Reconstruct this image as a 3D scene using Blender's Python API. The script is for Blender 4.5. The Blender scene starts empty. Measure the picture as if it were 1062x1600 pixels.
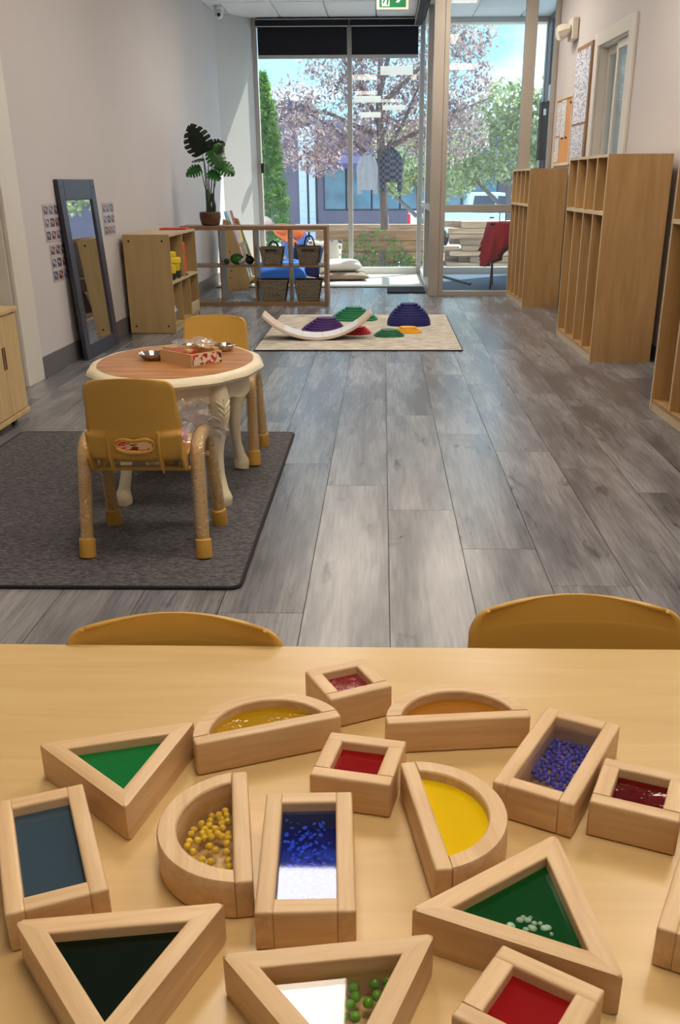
import bpy, bmesh, math, random
from mathutils import Vector, Matrix, Euler
random.seed(11)
PI = math.pi
sc = bpy.context.scene
COL = sc.collection

# ------------------------------------------------------------------ camera
W, H = 1062.0, 1600.0
F_PX, CX, CY = 1482.5, 562.1, 952.2
PITCH, YAW, ROLL = math.radians(24.29), math.radians(1.346), math.radians(-0.228)
cam = bpy.data.cameras.new('camera'); cam_o = bpy.data.objects.new('camera', cam); COL.objects.link(cam_o)
fw = Vector((-math.sin(YAW)*math.cos(PITCH), math.cos(YAW)*math.cos(PITCH), -math.sin(PITCH)))
rt = Vector((math.cos(YAW), math.sin(YAW), 0)); up = rt.cross(fw)
r2 = rt*math.cos(ROLL)+up*math.sin(ROLL); u2 = up*math.cos(ROLL)-rt*math.sin(ROLL)
cam_o.matrix_world = Matrix(((r2.x, u2.x, -fw.x, 0), (r2.y, u2.y, -fw.y, 0), (r2.z, u2.z, -fw.z, 1.178), (0, 0, 0, 1)))
cam.sensor_fit = 'VERTICAL'; cam.sensor_height = 36.0
cam.lens = F_PX/H*36.0
cam.shift_x = (W/2-CX)/H; cam.shift_y = (CY-H/2)/H
cam.clip_start = 0.02; cam.clip_end = 300
sc.camera = cam_o

# ------------------------------------------------------------------ world, sun, exposure
wd = bpy.data.worlds.new('world'); sc.world = wd; wd.use_nodes = True
wn, wl = wd.node_tree.nodes, wd.node_tree.links; wn.clear()
wo = wn.new('ShaderNodeOutputWorld'); wb = wn.new('ShaderNodeBackground'); wb.inputs['Strength'].default_value = 4.7
tc = wn.new('ShaderNodeTexCoord'); mp = wn.new('ShaderNodeMapping'); mp.inputs['Scale'].default_value = (3.2, 3.2, 6.5)
nz = wn.new('ShaderNodeTexNoise'); nz.inputs['Scale'].default_value = 1.7; nz.inputs['Detail'].default_value = 7; nz.inputs['Roughness'].default_value = .55
cr = wn.new('ShaderNodeValToRGB'); cr.color_ramp.elements[0].position = .44; cr.color_ramp.elements[1].position = .62
cr.color_ramp.elements[0].color = (.17, .37, .50, 1); cr.color_ramp.elements[1].color = (.56, .68, .84, 1)
wl.new(tc.outputs['Generated'], mp.inputs['Vector']); wl.new(mp.outputs[0], nz.inputs['Vector']); wl.new(nz.outputs[0], cr.inputs[0])
wl.new(cr.outputs[0], wb.inputs['Color']); wl.new(wb.outputs[0], wo.inputs['Surface'])
sun = bpy.data.lights.new('sun', 'SUN'); sun.energy = 13.0; sun.angle = math.radians(.6); sun.color = (1, .95, .86)
sun_o = bpy.data.objects.new('sun', sun); COL.objects.link(sun_o)
SUN_FROM = Vector((.62, .62, 1.1)).normalized()
sun_o.rotation_euler = SUN_FROM.to_track_quat('Z', 'Y').to_euler()
LAMP = 18.0
LAMP_COL = (1.0, .88, .73)
vs = sc.view_settings; vs.view_transform = 'Standard'; vs.look = 'None'; vs.exposure = 0.0; vs.gamma = 1.0; vs.use_curve_mapping = False

# ------------------------------------------------------------------ materials
def lin(c):
    return tuple((v/255/12.92 if v/255 <= .04045 else ((v/255+.055)/1.055)**2.4) for v in c)+(1,)
MATS = {}
def base_mat(name):
    m = bpy.data.materials.new(name); m.use_nodes = True
    n = m.node_tree.nodes; return m, n, m.node_tree.links, n['Principled BSDF']
def mat(name, rgb, rough=.5, metal=0., vary=0., vscale=8., bump=0., bscale=60., coord='Object', stretch=(1, 1, 1), spec=.5, rnd=0., coat=0.):
    """plain procedural paint: colour with a soft noise, fine bump, optional per-object tone"""
    if name in MATS: return MATS[name]
    m, n, l, b = base_mat(name); MATS[name] = m
    c = lin(rgb); b.inputs['Roughness'].default_value = rough; b.inputs['Metallic'].default_value = metal
    b.inputs['Specular IOR Level'].default_value = spec
    if coat: b.inputs['Coat Weight'].default_value = coat; b.inputs['Coat Roughness'].default_value = .12
    t = n.new('ShaderNodeTexCoord'); mpn = n.new('ShaderNodeMapping'); mpn.inputs['Scale'].default_value = stretch
    l.new(t.outputs[coord], mpn.inputs['Vector'])
    v = max(vary, .02)
    no = n.new('ShaderNodeTexNoise'); no.inputs['Scale'].default_value = vscale; no.inputs['Detail'].default_value = 5
    l.new(mpn.outputs[0], no.inputs['Vector'])
    r = n.new('ShaderNodeValToRGB'); r.color_ramp.elements[0].position = .3; r.color_ramp.elements[1].position = .7
    r.color_ramp.elements[0].color = tuple(x*(1-v) for x in c[:3])+(1,); r.color_ramp.elements[1].color = tuple(min(1, x*(1+v)) for x in c[:3])+(1,)
    l.new(no.outputs[0], r.inputs[0])
    last = r.outputs[0]
    if rnd:
        oi = n.new('ShaderNodeObjectInfo'); mr = n.new('ShaderNodeMapRange'); mr.inputs[3].default_value = 1-rnd; mr.inputs[4].default_value = 1+rnd
        hs = n.new('ShaderNodeHueSaturation'); l.new(oi.outputs['Random'], mr.inputs[0]); l.new(mr.outputs[0], hs.inputs['Value']); l.new(last, hs.inputs['Color']); last = hs.outputs[0]
    l.new(last, b.inputs['Base Color'])
    if bump:
        n2 = n.new('ShaderNodeTexNoise'); n2.inputs['Scale'].default_value = bscale; n2.inputs['Detail'].default_value = 3
        l.new(mpn.outputs[0], n2.inputs['Vector']); bp = n.new('ShaderNodeBump'); bp.inputs['Strength'].default_value = bump; bp.inputs['Distance'].default_value = .01
        l.new(n2.outputs[0], bp.inputs['Height']); l.new(bp.outputs[0], b.inputs['Normal'])
    return m
def wood(name, light, dark, axis='X', scale=1., rough=.45, ring=.5, rnd=.05, bump=.05, coord='Object', coat=0., contrast=(.3, .7)):
    """long-grained wood: stretched noise along an axis, distorted"""
    if name in MATS: return MATS[name]
    m, n, l, b = base_mat(name); MATS[name] = m
    t = n.new('ShaderNodeTexCoord'); mp_ = n.new('ShaderNodeMapping')
    s = {'X': (1.2, 14, 14), 'Y': (14, 1.2, 14), 'Z': (14, 14, 1.2)}[axis]
    mp_.inputs['Scale'].default_value = tuple(v*scale for v in s)
    oi = n.new('ShaderNodeObjectInfo'); va = n.new('ShaderNodeVectorMath'); va.operation = 'MULTIPLY_ADD'
    cx_ = n.new('ShaderNodeCombineXYZ'); l.new(oi.outputs['Random'], cx_.inputs[0]); l.new(oi.outputs['Random'], cx_.inputs[1]); l.new(oi.outputs['Random'], cx_.inputs[2])
    l.new(cx_.outputs[0], va.inputs[0]); va.inputs[1].default_value = (37, 53, 71); l.new(t.outputs[coord], va.inputs[2])
    l.new(va.outputs[0], mp_.inputs['Vector'])
    no = n.new('ShaderNodeTexNoise'); no.inputs['Scale'].default_value = 2.2; no.inputs['Detail'].default_value = 8; no.inputs['Roughness'].default_value = .62; no.inputs['Distortion'].default_value = ring
    l.new(mp_.outputs[0], no.inputs['Vector'])
    r = n.new('ShaderNodeValToRGB'); r.color_ramp.elements[0].position = contrast[0]; r.color_ramp.elements[1].position = contrast[1]
    r.color_ramp.elements[0].color = lin(dark); r.color_ramp.elements[1].color = lin(light)
    l.new(no.outputs[0], r.inputs[0])
    mr = n.new('ShaderNodeMapRange'); mr.inputs[3].default_value = 1-rnd; mr.inputs[4].default_value = 1+rnd
    hs = n.new('ShaderNodeHueSaturation'); l.new(oi.outputs['Random'], mr.inputs[0]); l.new(mr.outputs[0], hs.inputs['Value']); l.new(r.outputs[0], hs.inputs['Color'])
    l.new(hs.outputs[0], b.inputs['Base Color']); b.inputs['Roughness'].default_value = rough
    if coat: b.inputs['Coat Weight'].default_value = coat; b.inputs['Coat Roughness'].default_value = .2
    if bump:
        bp = n.new('ShaderNodeBump'); bp.inputs['Strength'].default_value = bump; bp.inputs['Distance'].default_value = .004
        l.new(no.outputs[0], bp.inputs['Height']); l.new(bp.outputs[0], b.inputs['Normal'])
    return m
def clear(name, rgb=(255, 255, 255), gloss=.06, rough=.02, cloudy=0., cloud_rgb=None, bump=0., bscale=60, ior=1.45):
    """thin clear sheet: transparent tint plus a fresnel reflection; cloudy adds a diffuse body"""
    if name in MATS: return MATS[name]
    m, n, l, b = base_mat(name); MATS[name] = m; n.remove(b)
    out = n['Material Output']; tr = n.new('ShaderNodeBsdfTransparent'); tr.inputs[0].default_value = lin(rgb)
    gl = n.new('ShaderNodeBsdfGlossy'); gl.inputs['Roughness'].default_value = rough; gl.inputs['Color'].default_value = (1, 1, 1, 1)
    ge = n.new('ShaderNodeNewGeometry'); dt = n.new('ShaderNodeVectorMath'); dt.operation = 'DOT_PRODUCT'; l.new(ge.outputs['Incoming'], dt.inputs[1]); l.new(ge.outputs['Normal'], dt.inputs[0])
    def mth(op, a, b=None, c=None):
        q = n.new('ShaderNodeMath'); q.operation = op; q.use_clamp = op == 'MULTIPLY_ADD'
        for i, v in enumerate((a, b, c)):
            if v is None: continue
            if isinstance(v, (int, float)): q.inputs[i].default_value = v
            else: l.new(v, q.inputs[i])
        return q.outputs[0]
    f0 = ((ior-1)/(ior+1))**2                                   # Schlick reflectance of the sheet, the same from both sides
    fres = mth('MULTIPLY_ADD', mth('POWER', mth('SUBTRACT', 1.0, mth('ABSOLUTE', dt.outputs['Value'])), 5.0), 1-f0, f0)
    mx = n.new('ShaderNodeMixShader'); body = tr
    if cloudy:
        df = n.new('ShaderNodeBsdfDiffuse'); df.inputs[0].default_value = lin(cloud_rgb or rgb)
        m2 = n.new('ShaderNodeMixShader'); m2.inputs[0].default_value = cloudy; l.new(tr.outputs[0], m2.inputs[1]); l.new(df.outputs[0], m2.inputs[2]); body = m2
    l.new(fres, mx.inputs[0]); l.new(body.outputs[0], mx.inputs[1]); l.new(gl.outputs[0], mx.inputs[2]); l.new(mx.outputs[0], out.inputs[0])
    if bump:
        t = n.new('ShaderNodeTexCoord'); n2 = n.new('ShaderNodeTexNoise'); n2.inputs['Scale'].default_value = bscale; n2.inputs['Detail'].default_value = 4; n2.inputs['Distortion'].default_value = 1.
        l.new(t.outputs['Object'], n2.inputs['Vector']); bp = n.new('ShaderNodeBump'); bp.inputs['Strength'].default_value = bump; bp.inputs['Distance'].default_value = .02
        l.new(n2.outputs[0], bp.inputs['Height']); l.new(bp.outputs[0], gl.inputs['Normal']); l.new(bp.outputs[0], dt.inputs[0])
    return m

def floor_mat():
    m, n, l, b = base_mat('grey_oak_plank'); MATS['plank'] = m
    t = n.new('ShaderNodeTexCoord'); oi = n.new('ShaderNodeObjectInfo')
    cx_ = n.new('ShaderNodeCombineXYZ')
    for i in range(3): l.new(oi.outputs['Random'], cx_.inputs[i])
    va = n.new('ShaderNodeVectorMath'); va.operation = 'MULTIPLY_ADD'; va.inputs[1].default_value = (31, 57, 13)
    l.new(cx_.outputs[0], va.inputs[0]); l.new(t.outputs['Object'], va.inputs[2])
    def noise(scale, sx, sy, det, dist, rough=.6):
        mp_ = n.new('ShaderNodeMapping'); mp_.inputs['Scale'].default_value = (sx, sy, 1); l.new(va.outputs[0], mp_.inputs['Vector'])
        no = n.new('ShaderNodeTexNoise'); no.inputs['Scale'].default_value = scale; no.inputs['Detail'].default_value = det; no.inputs['Distortion'].default_value = dist; no.inputs['Roughness'].default_value = rough
        l.new(mp_.outputs[0], no.inputs['Vector']); return no.outputs[0]
    fine = noise(4, 24, 1.0, 8, .12, .7); smudge = noise(1.0, 5.5, .8, 3, .12); knots = noise(1.5, 7, 2.2, 6, .7)
    r1 = n.new('ShaderNodeValToRGB'); r1.color_ramp.elements[0].position = .34; r1.color_ramp.elements[1].position = .66
    r1.color_ramp.elements[0].color = lin((112, 112, 117)); r1.color_ramp.elements[1].color = lin((150, 149, 152)); l.new(fine, r1.inputs[0])
    r2_ = n.new('ShaderNodeValToRGB'); r2_.color_ramp.elements[0].position = .34; r2_.color_ramp.elements[1].position = .60
    r2_.color_ramp.elements[0].color = (.36, .36, .40, 1); r2_.color_ramp.elements[1].color = (1, 1, 1, 1); l.new(smudge, r2_.inputs[0])
    r3 = n.new('ShaderNodeValToRGB'); r3.color_ramp.elements[0].position = .27; r3.color_ramp.elements[1].position = .38
    r3.color_ramp.elements[0].color = (.35, .34, .36, 1); r3.color_ramp.elements[1].color = (1, 1, 1, 1); l.new(knots, r3.inputs[0])
    m1 = n.new('ShaderNodeMix'); m1.data_type = 'RGBA'; m1.blend_type = 'MULTIPLY'; m1.inputs[0].default_value = 1; l.new(r1.outputs[0], m1.inputs[6]); l.new(r2_.outputs[0], m1.inputs[7])
    m2 = n.new('ShaderNodeMix'); m2.data_type = 'RGBA'; m2.blend_type = 'MULTIPLY'; m2.inputs[0].default_value = 1; l.new(m1.outputs[2], m2.inputs[6]); l.new(r3.outputs[0], m2.inputs[7])
    mr = n.new('ShaderNodeMapRange'); mr.inputs[3].default_value = .86; mr.inputs[4].default_value = 1.12; l.new(oi.outputs['Random'], mr.inputs[0])
    hs = n.new('ShaderNodeHueSaturation'); l.new(mr.outputs[0], hs.inputs['Value']); l.new(m2.outputs[2], hs.inputs['Color']); l.new(hs.outputs[0], b.inputs['Base Color'])
    b.inputs['Roughness'].default_value = .27; b.inputs['Specular IOR Level'].default_value = .7
    bp = n.new('ShaderNodeBump'); bp.inputs['Strength'].default_value = .12; bp.inputs['Distance'].default_value = .003; l.new(fine, bp.inputs['Height']); l.new(bp.outputs[0], b.inputs['Normal'])
    return m
def streak_mat(name, cols, scale, stretch, rough=.95, bump=.4, pos=(.3, .5, .68)):
    m, n, l, b = base_mat(name); MATS[name] = m
    t = n.new('ShaderNodeTexCoord'); mp_ = n.new('ShaderNodeMapping'); mp_.inputs['Scale'].default_value = stretch; l.new(t.outputs['Object'], mp_.inputs['Vector'])
    no = n.new('ShaderNodeTexNoise'); no.inputs['Scale'].default_value = scale; no.inputs['Detail'].default_value = 6; no.inputs['Roughness'].default_value = .75; l.new(mp_.outputs[0], no.inputs['Vector'])
    r = n.new('ShaderNodeValToRGB'); e = r.color_ramp.elements; e[0].position = pos[0]; e[0].color = lin(cols[0]); e[1].position = pos[2]; e[1].color = lin(cols[2])
    q = e.new(pos[1]); q.color = lin(cols[1]); l.new(no.outputs[0], r.inputs[0]); l.new(r.outputs[0], b.inputs['Base Color']); b.inputs['Roughness'].default_value = rough; b.inputs['Specular IOR Level'].default_value = .1
    bp = n.new('ShaderNodeBump'); bp.inputs['Strength'].default_value = bump; bp.inputs['Distance'].default_value = .006; l.new(no.outputs[0], bp.inputs['Height']); l.new(bp.outputs[0], b.inputs['Normal'])
    return m
def print_mat(name, paper, inks, sx, sy, density=.5, coord='Generated'):
    """flat print: blocks of ink on paper, lines across"""
    m, n, l, b = base_mat(name); MATS[name] = m
    t = n.new('ShaderNodeTexCoord'); mp_ = n.new('ShaderNodeMapping'); mp_.inputs['Scale'].default_value = (sx, sx, sy); l.new(t.outputs[coord], mp_.inputs['Vector'])
    vo = n.new('ShaderNodeTexVoronoi'); vo.distance = 'CHEBYCHEV'; vo.inputs['Scale'].default_value = 1.; l.new(mp_.outputs[0], vo.inputs['Vector'])
    r = n.new('ShaderNodeValToRGB'); r.color_ramp.interpolation = 'CONSTANT'; e = r.color_ramp.elements; e[0].position = 0; e[0].color = lin(inks[0]); e[1].position = density; e[1].color = lin(paper)
    for i, k in enumerate(inks[1:]):
        q = e.new(density*(i+1)/len(inks)); q.color = lin(k)
    sp = n.new('ShaderNodeSeparateColor'); l.new(vo.outputs['Color'], sp.inputs[0]); l.new(sp.outputs[0], r.inputs[0]); l.new(r.outputs[0], b.inputs['Base Color']); b.inputs['Roughness'].default_value = .35
    return m
def leaf_glow(m, amt=.45):
    n, l = m.node_tree.nodes, m.node_tree.links; b = n['Principled BSDF']; tl = n.new('ShaderNodeBsdfTranslucent'); mx = n.new('ShaderNodeMixShader'); mx.inputs[0].default_value = amt
    src = b.inputs['Base Color'].links[0].from_socket; l.new(src, tl.inputs[0]); l.new(b.outputs[0], mx.inputs[1]); l.new(tl.outputs[0], mx.inputs[2]); l.new(mx.outputs[0], n['Material Output'].inputs[0]); return m
def emit_mat(name, col, strength):
    m, n, l, b = base_mat(name); MATS[name] = m; n.remove(b); e = n.new('ShaderNodeEmission'); e.inputs[0].default_value = col+(1,); e.inputs[1].default_value = strength
    l.new(e.outputs[0], n['Material Output'].inputs[0]); return m
def checker_mat(name, a, b_, scale, rough=.8):
    m, n, l, b = base_mat(name); MATS[name] = m
    t = n.new('ShaderNodeTexCoord'); c = n.new('ShaderNodeTexChecker'); c.inputs['Scale'].default_value = scale; c.inputs[1].default_value = lin(a); c.inputs[2].default_value = lin(b_)
    l.new(t.outputs['Object'], c.inputs[0]); l.new(c.outputs[0], b.inputs['Base Color']); b.inputs['Roughness'].default_value = rough; return m
def ramp_noise(name, stops, scale, rough=.6, sub=0., coord='Object', detail=3):
    m, n, l, b = base_mat(name); MATS[name] = m
    t = n.new('ShaderNodeTexCoord'); no = n.new('ShaderNodeTexNoise'); no.inputs['Scale'].default_value = scale; no.inputs['Detail'].default_value = detail; l.new(t.outputs[coord], no.inputs['Vector'])
    r = n.new('ShaderNodeValToRGB'); e = r.color_ramp.elements; e[0].position = stops[0][0]; e[0].color = lin(stops[0][1]); e[1].position = stops[-1][0]; e[1].color = lin(stops[-1][1])
    for p, c in stops[1:-1]: q = e.new(p); q.color = lin(c)
    l.new(no.outputs[0], r.inputs[0]); l.new(r.outputs[0], b.inputs['Base Color']); b.inputs['Roughness'].default_value = rough
    return m

WALL = mat('wall_paint', (198, 192, 192), .62, vary=.025, vscale=1.2, bump=.03, bscale=180)
WALL_B = mat('pillar_paint', (202, 197, 192), .62, vary=.02, vscale=1.5, bump=.03, bscale=180)
TRIM = mat('white_trim_paint', (214, 208, 198), .4, vary=.02)
BASEB = mat('grey_rubber_baseboard', (98, 95, 96), .5, vary=.05)
TILE = mat('ceiling_tile_white', (222, 221, 224), .85, vary=.03, vscale=40, bump=.12, bscale=160, rnd=.015)
TBAR = mat('white_tbar', (205, 205, 208), .45)
PLANK = floor_mat()
GROUT = mat('plank_gap', (70, 68, 70), .8)
ALU = mat('aluminium_frame', (178, 174, 170), .42, metal=.15, vary=.03)
ALU_B = mat('beige_grey_post', (158, 150, 140), .45, vary=.05, vscale=3)
GLASS = clear('window_glass', (246, 250, 250), rough=.0, ior=1.3, cloudy=.03, cloud_rgb=(214, 220, 240))  # diffuse cloud put into the glass stands in for veiling glare
BLIND = mat('navy_black_blind', (16, 16, 26), .8, vary=.08, vscale=30)
CUBBY = wood('tan_laminate', (190, 152, 100), (166, 128, 80), 'Z', .8, rough=.5, ring=.3, rnd=.02, bump=.02)
CUBBY_E = mat('pale_edge_band', (205, 184, 150), .45, vary=.04)
CAB = wood('olive_lit_plywood', (176, 150, 104), (160, 134, 90), 'Z', .5, rough=.5, ring=.3, rnd=.02, bump=.02)  # olive cast of the lighting is put into the base colour
CAB_E = mat('ply_edge', (190, 172, 138), .5, vary=.05)
WALNUT = wood('brown_board', (146, 116, 84), (120, 92, 64), 'X', .7, rough=.45, ring=.3, rnd=.03)
BIRCH = ramp_noise('x_birch_seed', [(.3, (200, 160, 100)), (.7, (224, 188, 130))], 3)
BEECH = wood('beech_bar', (228, 197, 152), (204, 165, 118), 'X', 3.2, rough=.42, ring=.35, rnd=.05, bump=.04, contrast=(.28, .72))
MAPLE_T = wood('birch_tabletop', (216, 186, 130), (200, 166, 110), 'X', .55, rough=.3, ring=1.6, rnd=.0, bump=.0, contrast=(.25, .75))
EDGEW = mat('table_edge_ply', (214, 180, 124), .4, vary=.08, vscale=30)
YPLAST = mat('mustard_plastic', (206, 160, 70), .38, vary=.02, bump=.03, bscale=300)
YTUBE = mat('mustard_tube', (212, 176, 98), .3, vary=.03)
WRAP = clear('plastic_film', (246, 240, 226), rough=.10, bump=1., bscale=70, ior=2.2)
BAGFILM = clear('crinkled_bag_film', (238, 236, 236), rough=.06, bump=1., bscale=40, ior=1.8, cloudy=.10, cloud_rgb=(230, 226, 226))
CREAM = mat('cream_paint', (226, 214, 182), .45, vary=.05, vscale=12)
OAK = wood('oak_veneer', (204, 146, 88), (140, 86, 46), 'X', 1.6, rough=.35, ring=.8, rnd=0., bump=.05, contrast=(.36, .62))
RUG = streak_mat('charcoal_heather_rug', ((56, 55, 59), (90, 88, 91), (138, 135, 136)), 3.2, (16, 64, 20), bump=.7, pos=(.36, .5, .66))
RUGB = mat('black_binding', (20, 20, 24), .8)
PRUG = streak_mat('oatmeal_streaked_rug', ((104, 98, 94), (196, 188, 176), (226, 220, 208)), 2.4, (3.2, 30, 5), bump=.35, pos=(.38, .48, .60))
BLACK = mat('black_metal', (18, 18, 20), .45)
DFRAME = mat('dark_slate_frame', (52, 52, 66), .38, vary=.06)
CHROME = mat('steel', (190, 188, 184), .18, metal=1.)
SCREW = mat('screw_head', (60, 45, 35), .5, metal=.6)
WHITE_P = mat('white_plastic', (228, 226, 222), .35)
GREY_P = mat('grey_plastic', (150, 146, 142), .4)
PAPER = mat('white_paper', (232, 230, 232), .7, vary=.02)
CORK = mat('cork', (196, 146, 96), .9, vary=.12, vscale=180, bump=.2, bscale=300)
MIRROR = mat('mirror_glass', (225, 230, 232), .01, metal=1.)

# ------------------------------------------------------------------ mesh helpers
def B(): return bmesh.new()
def box(bm, x0, x1, y0, y1, z0, z1, bev=0., M=None):
    vs_ = [bm.verts.new((x, y, z)) for z in (z0, z1) for y in (y0, y1) for x in (x0, x1)]
    fs = [bm.faces.new([vs_[i] for i in q]) for q in ((0, 2, 3, 1), (4, 5, 7, 6), (0, 1, 5, 4), (2, 6, 7, 3), (0, 4, 6, 2), (1, 3, 7, 5))]
    vv = vs_
    if bev:
        es = list({e for f in fs for e in f.edges})
        r = bmesh.ops.bevel(bm, geom=es, offset=bev, segments=2, affect='EDGES', profile=.6)
        vv = list({v for f in r['faces'] for v in f.verts} | {v for v in vs_ if v.is_valid})
    if M is not None:
        for v in vv: v.co = M @ v.co
    return bm
def prism(bm, poly, z0, z1, M=None, bev=0., seg=2):
    """poly (x, y) counter-clockwise, extruded in z"""
    a = [bm.verts.new((x, y, z0)) for x, y in poly]; b = [bm.verts.new((x, y, z1)) for x, y in poly]; n = len(poly)
    fs = [bm.faces.new(a[::-1]), bm.faces.new(b)]+[bm.faces.new((a[i], a[(i+1) % n], b[(i+1) % n], b[i])) for i in range(n)]
    vv = a+b
    if bev:
        es = list({e for f in fs for e in f.edges})
        r = bmesh.ops.bevel(bm, geom=es, offset=bev, segments=seg, affect='EDGES', profile=.6)
        vv = list({v for f in r['faces'] for v in f.verts} | {v for v in vv if v.is_valid})
    if M is not None:
        for v in vv: v.co = M @ v.co
    return bm
def tube(bm, pts, rad, seg=10, caps=True):
    pts = [Vector(p) for p in pts]; n = len(pts)
    rads = rad if isinstance(rad, (list, tuple)) else [rad]*n
    rings = []; ref = None
    for i, p in enumerate(pts):
        d = (pts[min(i+1, n-1)]-pts[max(i-1, 0)]).normalized()
        if ref is None: ref = Vector((0, 0, 1)) if abs(d.z) < .9 else Vector((1, 0, 0))
        u = d.cross(ref)
        if u.length < 1e-4: u = d.orthogonal()
        u.normalize(); v = u.cross(d).normalized(); ref = v
        rings.append([bm.verts.new(p+rads[i]*(u*math.cos(2*PI*k/seg)+v*math.sin(2*PI*k/seg))) for k in range(seg)])
    for a, b in zip(rings, rings[1:]):
        for k in range(seg): bm.faces.new((a[k], a[(k+1) % seg], b[(k+1) % seg], b[k]))
    if caps: bm.faces.new(rings[0][::-1]); bm.faces.new(rings[-1])
    return bm
def lathe(bm, prof, c=(0, 0, 0), seg=20, sx=1., sy=1.):
    """prof (r, z) from bottom to top"""
    rings = []
    for r, z in prof:
        rings.append([bm.verts.new((c[0]+sx*r*math.cos(2*PI*k/seg), c[1]+sy*r*math.sin(2*PI*k/seg), c[2]+z)) for k in range(seg)])
    for a, b in zip(rings, rings[1:]):
        for k in range(seg): bm.faces.new((a[k], a[(k+1) % seg], b[(k+1) % seg], b[k]))
    bm.faces.new(rings[0][::-1]); bm.faces.new(rings[-1]); return bm
def ball(bm, c, r, u=10, v=7, s=(1, 1, 1)):
    prof = [(max(1e-4, math.sin(PI*i/v)), -math.cos(PI*i/v)) for i in range(v+1)]
    rings = [[bm.verts.new((c[0]+s[0]*r*p*math.cos(2*PI*k/u), c[1]+s[1]*r*p*math.sin(2*PI*k/u), c[2]+s[2]*r*z)) for k in range(u)] for p, z in prof]
    for a, b in zip(rings, rings[1:]):
        for k in range(u): bm.faces.new((a[k], a[(k+1) % u], b[(k+1) % u], b[k]))
    bm.faces.new(rings[0][::-1]); bm.faces.new(rings[-1]); return bm
def grid(bm, fn, nu, nv):
    vs_ = [[bm.verts.new(fn(i/nu, j/nv)) for i in range(nu+1)] for j in range(nv+1)]
    for j in range(nv):
        for i in range(nu): bm.faces.new((vs_[j][i], vs_[j][i+1], vs_[j+1][i+1], vs_[j+1][i]))
    return vs_
def arc(cx_, cy_, r, a0, a1, n): return [(cx_+r*math.cos(math.radians(a0+(a1-a0)*i/n)), cy_+r*math.sin(math.radians(a0+(a1-a0)*i/n))) for i in range(n+1)]
def rrect(x0, x1, y0, y1, r, n=4):
    return arc(x1-r, y0+r, r, -90, 0, n)+arc(x1-r, y1-r, r, 0, 90, n)+arc(x0+r, y1-r, r, 90, 180, n)+arc(x0+r, y0+r, r, 180, 270, n)
def ob(name, bm, m, parent=None, smooth=False, loc=None, rot=None, kind=None, label=None):
    if isinstance(bm, bpy.types.Mesh): me = bm
    else:
        bmesh.ops.recalc_face_normals(bm, faces=bm.faces[:]); me = bpy.data.meshes.new(name); bm.to_mesh(me); bm.free()
        for k in (m if isinstance(m, (list, tuple)) else [m]): me.materials.append(k)
        if smooth:
            me.shade_smooth()
            if smooth != 'full':
                try: me.set_sharp_from_angle(angle=math.radians(38))
                except Exception: pass
    o = bpy.data.objects.new(name, me); COL.objects.link(o)
    if parent: o.parent = parent
    if loc is not None: o.location = loc
    if rot is not None: o.rotation_euler = rot
    if kind: o['kind'] = kind
    if label: o['label'] = label
    return o
def tag(o, label, cat, group=None):
    o['label'] = label; o['category'] = cat
    if group: o['group'] = group
    return o
def thing(name, label, cat, loc=(0, 0, 0), rz=0., group=None):
    o = bpy.data.objects.new(name, None); COL.objects.link(o); o.location = loc; o.rotation_euler = (0, 0, rz); o.empty_display_size = .05
    return tag(o, label, cat, group)
def struct(name, bm, m, parent=None, smooth=False):
    o = ob(name, bm, m, parent, smooth)
    if not parent: o['kind'] = 'structure'
    return o
def copy_tree(o, parent=None):
    c = o.copy(); COL.objects.link(c)
    if parent: c.parent = parent
    for ch in [k for k in bpy.data.objects if k.parent == o]: copy_tree(ch, c)
    return c
def bx(name, m, parent, *a, bev=0., **k): return ob(name, box(B(), *a, bev=bev), m, parent, **k)

# ------------------------------------------------------------------ room shell
ZC, YW, YP, XR = 3.05, 13.95, 11.2, 1.95
def xl(y): return -2.235+(y-6.27)*.0279
def xr(y): return 1.955-(y-6.9)*.04
RA = math.atan(.04)
def onright(o):
    o.location = (xr(0), 0, 0); o.rotation_euler = (0, 0, RA); return o
Y0 = -1.8
# floor with planks
fb = B(); prism(fb, [(xl(Y0)-.1, Y0), (xr(Y0)+.05, Y0), (xr(11.3)+.05, 11.3), (xr(11.3)+.05, 12.14), (xl(12.14)-.1, 12.14)], -.06, -.012)
floor = struct('floor', fb, GROUT); floor['label'] = 'grey oak plank floor'
PW, PL = .258, 1.65
joints = {-1: 3.89, 0: 3.562, 1: 3.131, 2: 2.80, 3: 4.16, 4: 3.80, 5: 3.47, 6: 3.0, -2: 4.23, -3: 3.4, -4: 2.8, -5: 4.4, -6: 3.7, -7: 3.1, -8: 2.6, -9: 4.0, -10: 3.3}
mesh_full = None
def clip(poly, f):
    out = []
    for i in range(len(poly)):
        a, b = poly[i], poly[(i+1) % len(poly)]; fa, fb_ = f(a), f(b)
        if fa >= 0: out.append(a)
        if (fa >= 0) != (fb_ >= 0):
            t = fa/(fa-fb_); out.append((a[0]+t*(b[0]-a[0]), a[1]+t*(b[1]-a[1])))
    return out
G = .0012
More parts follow.
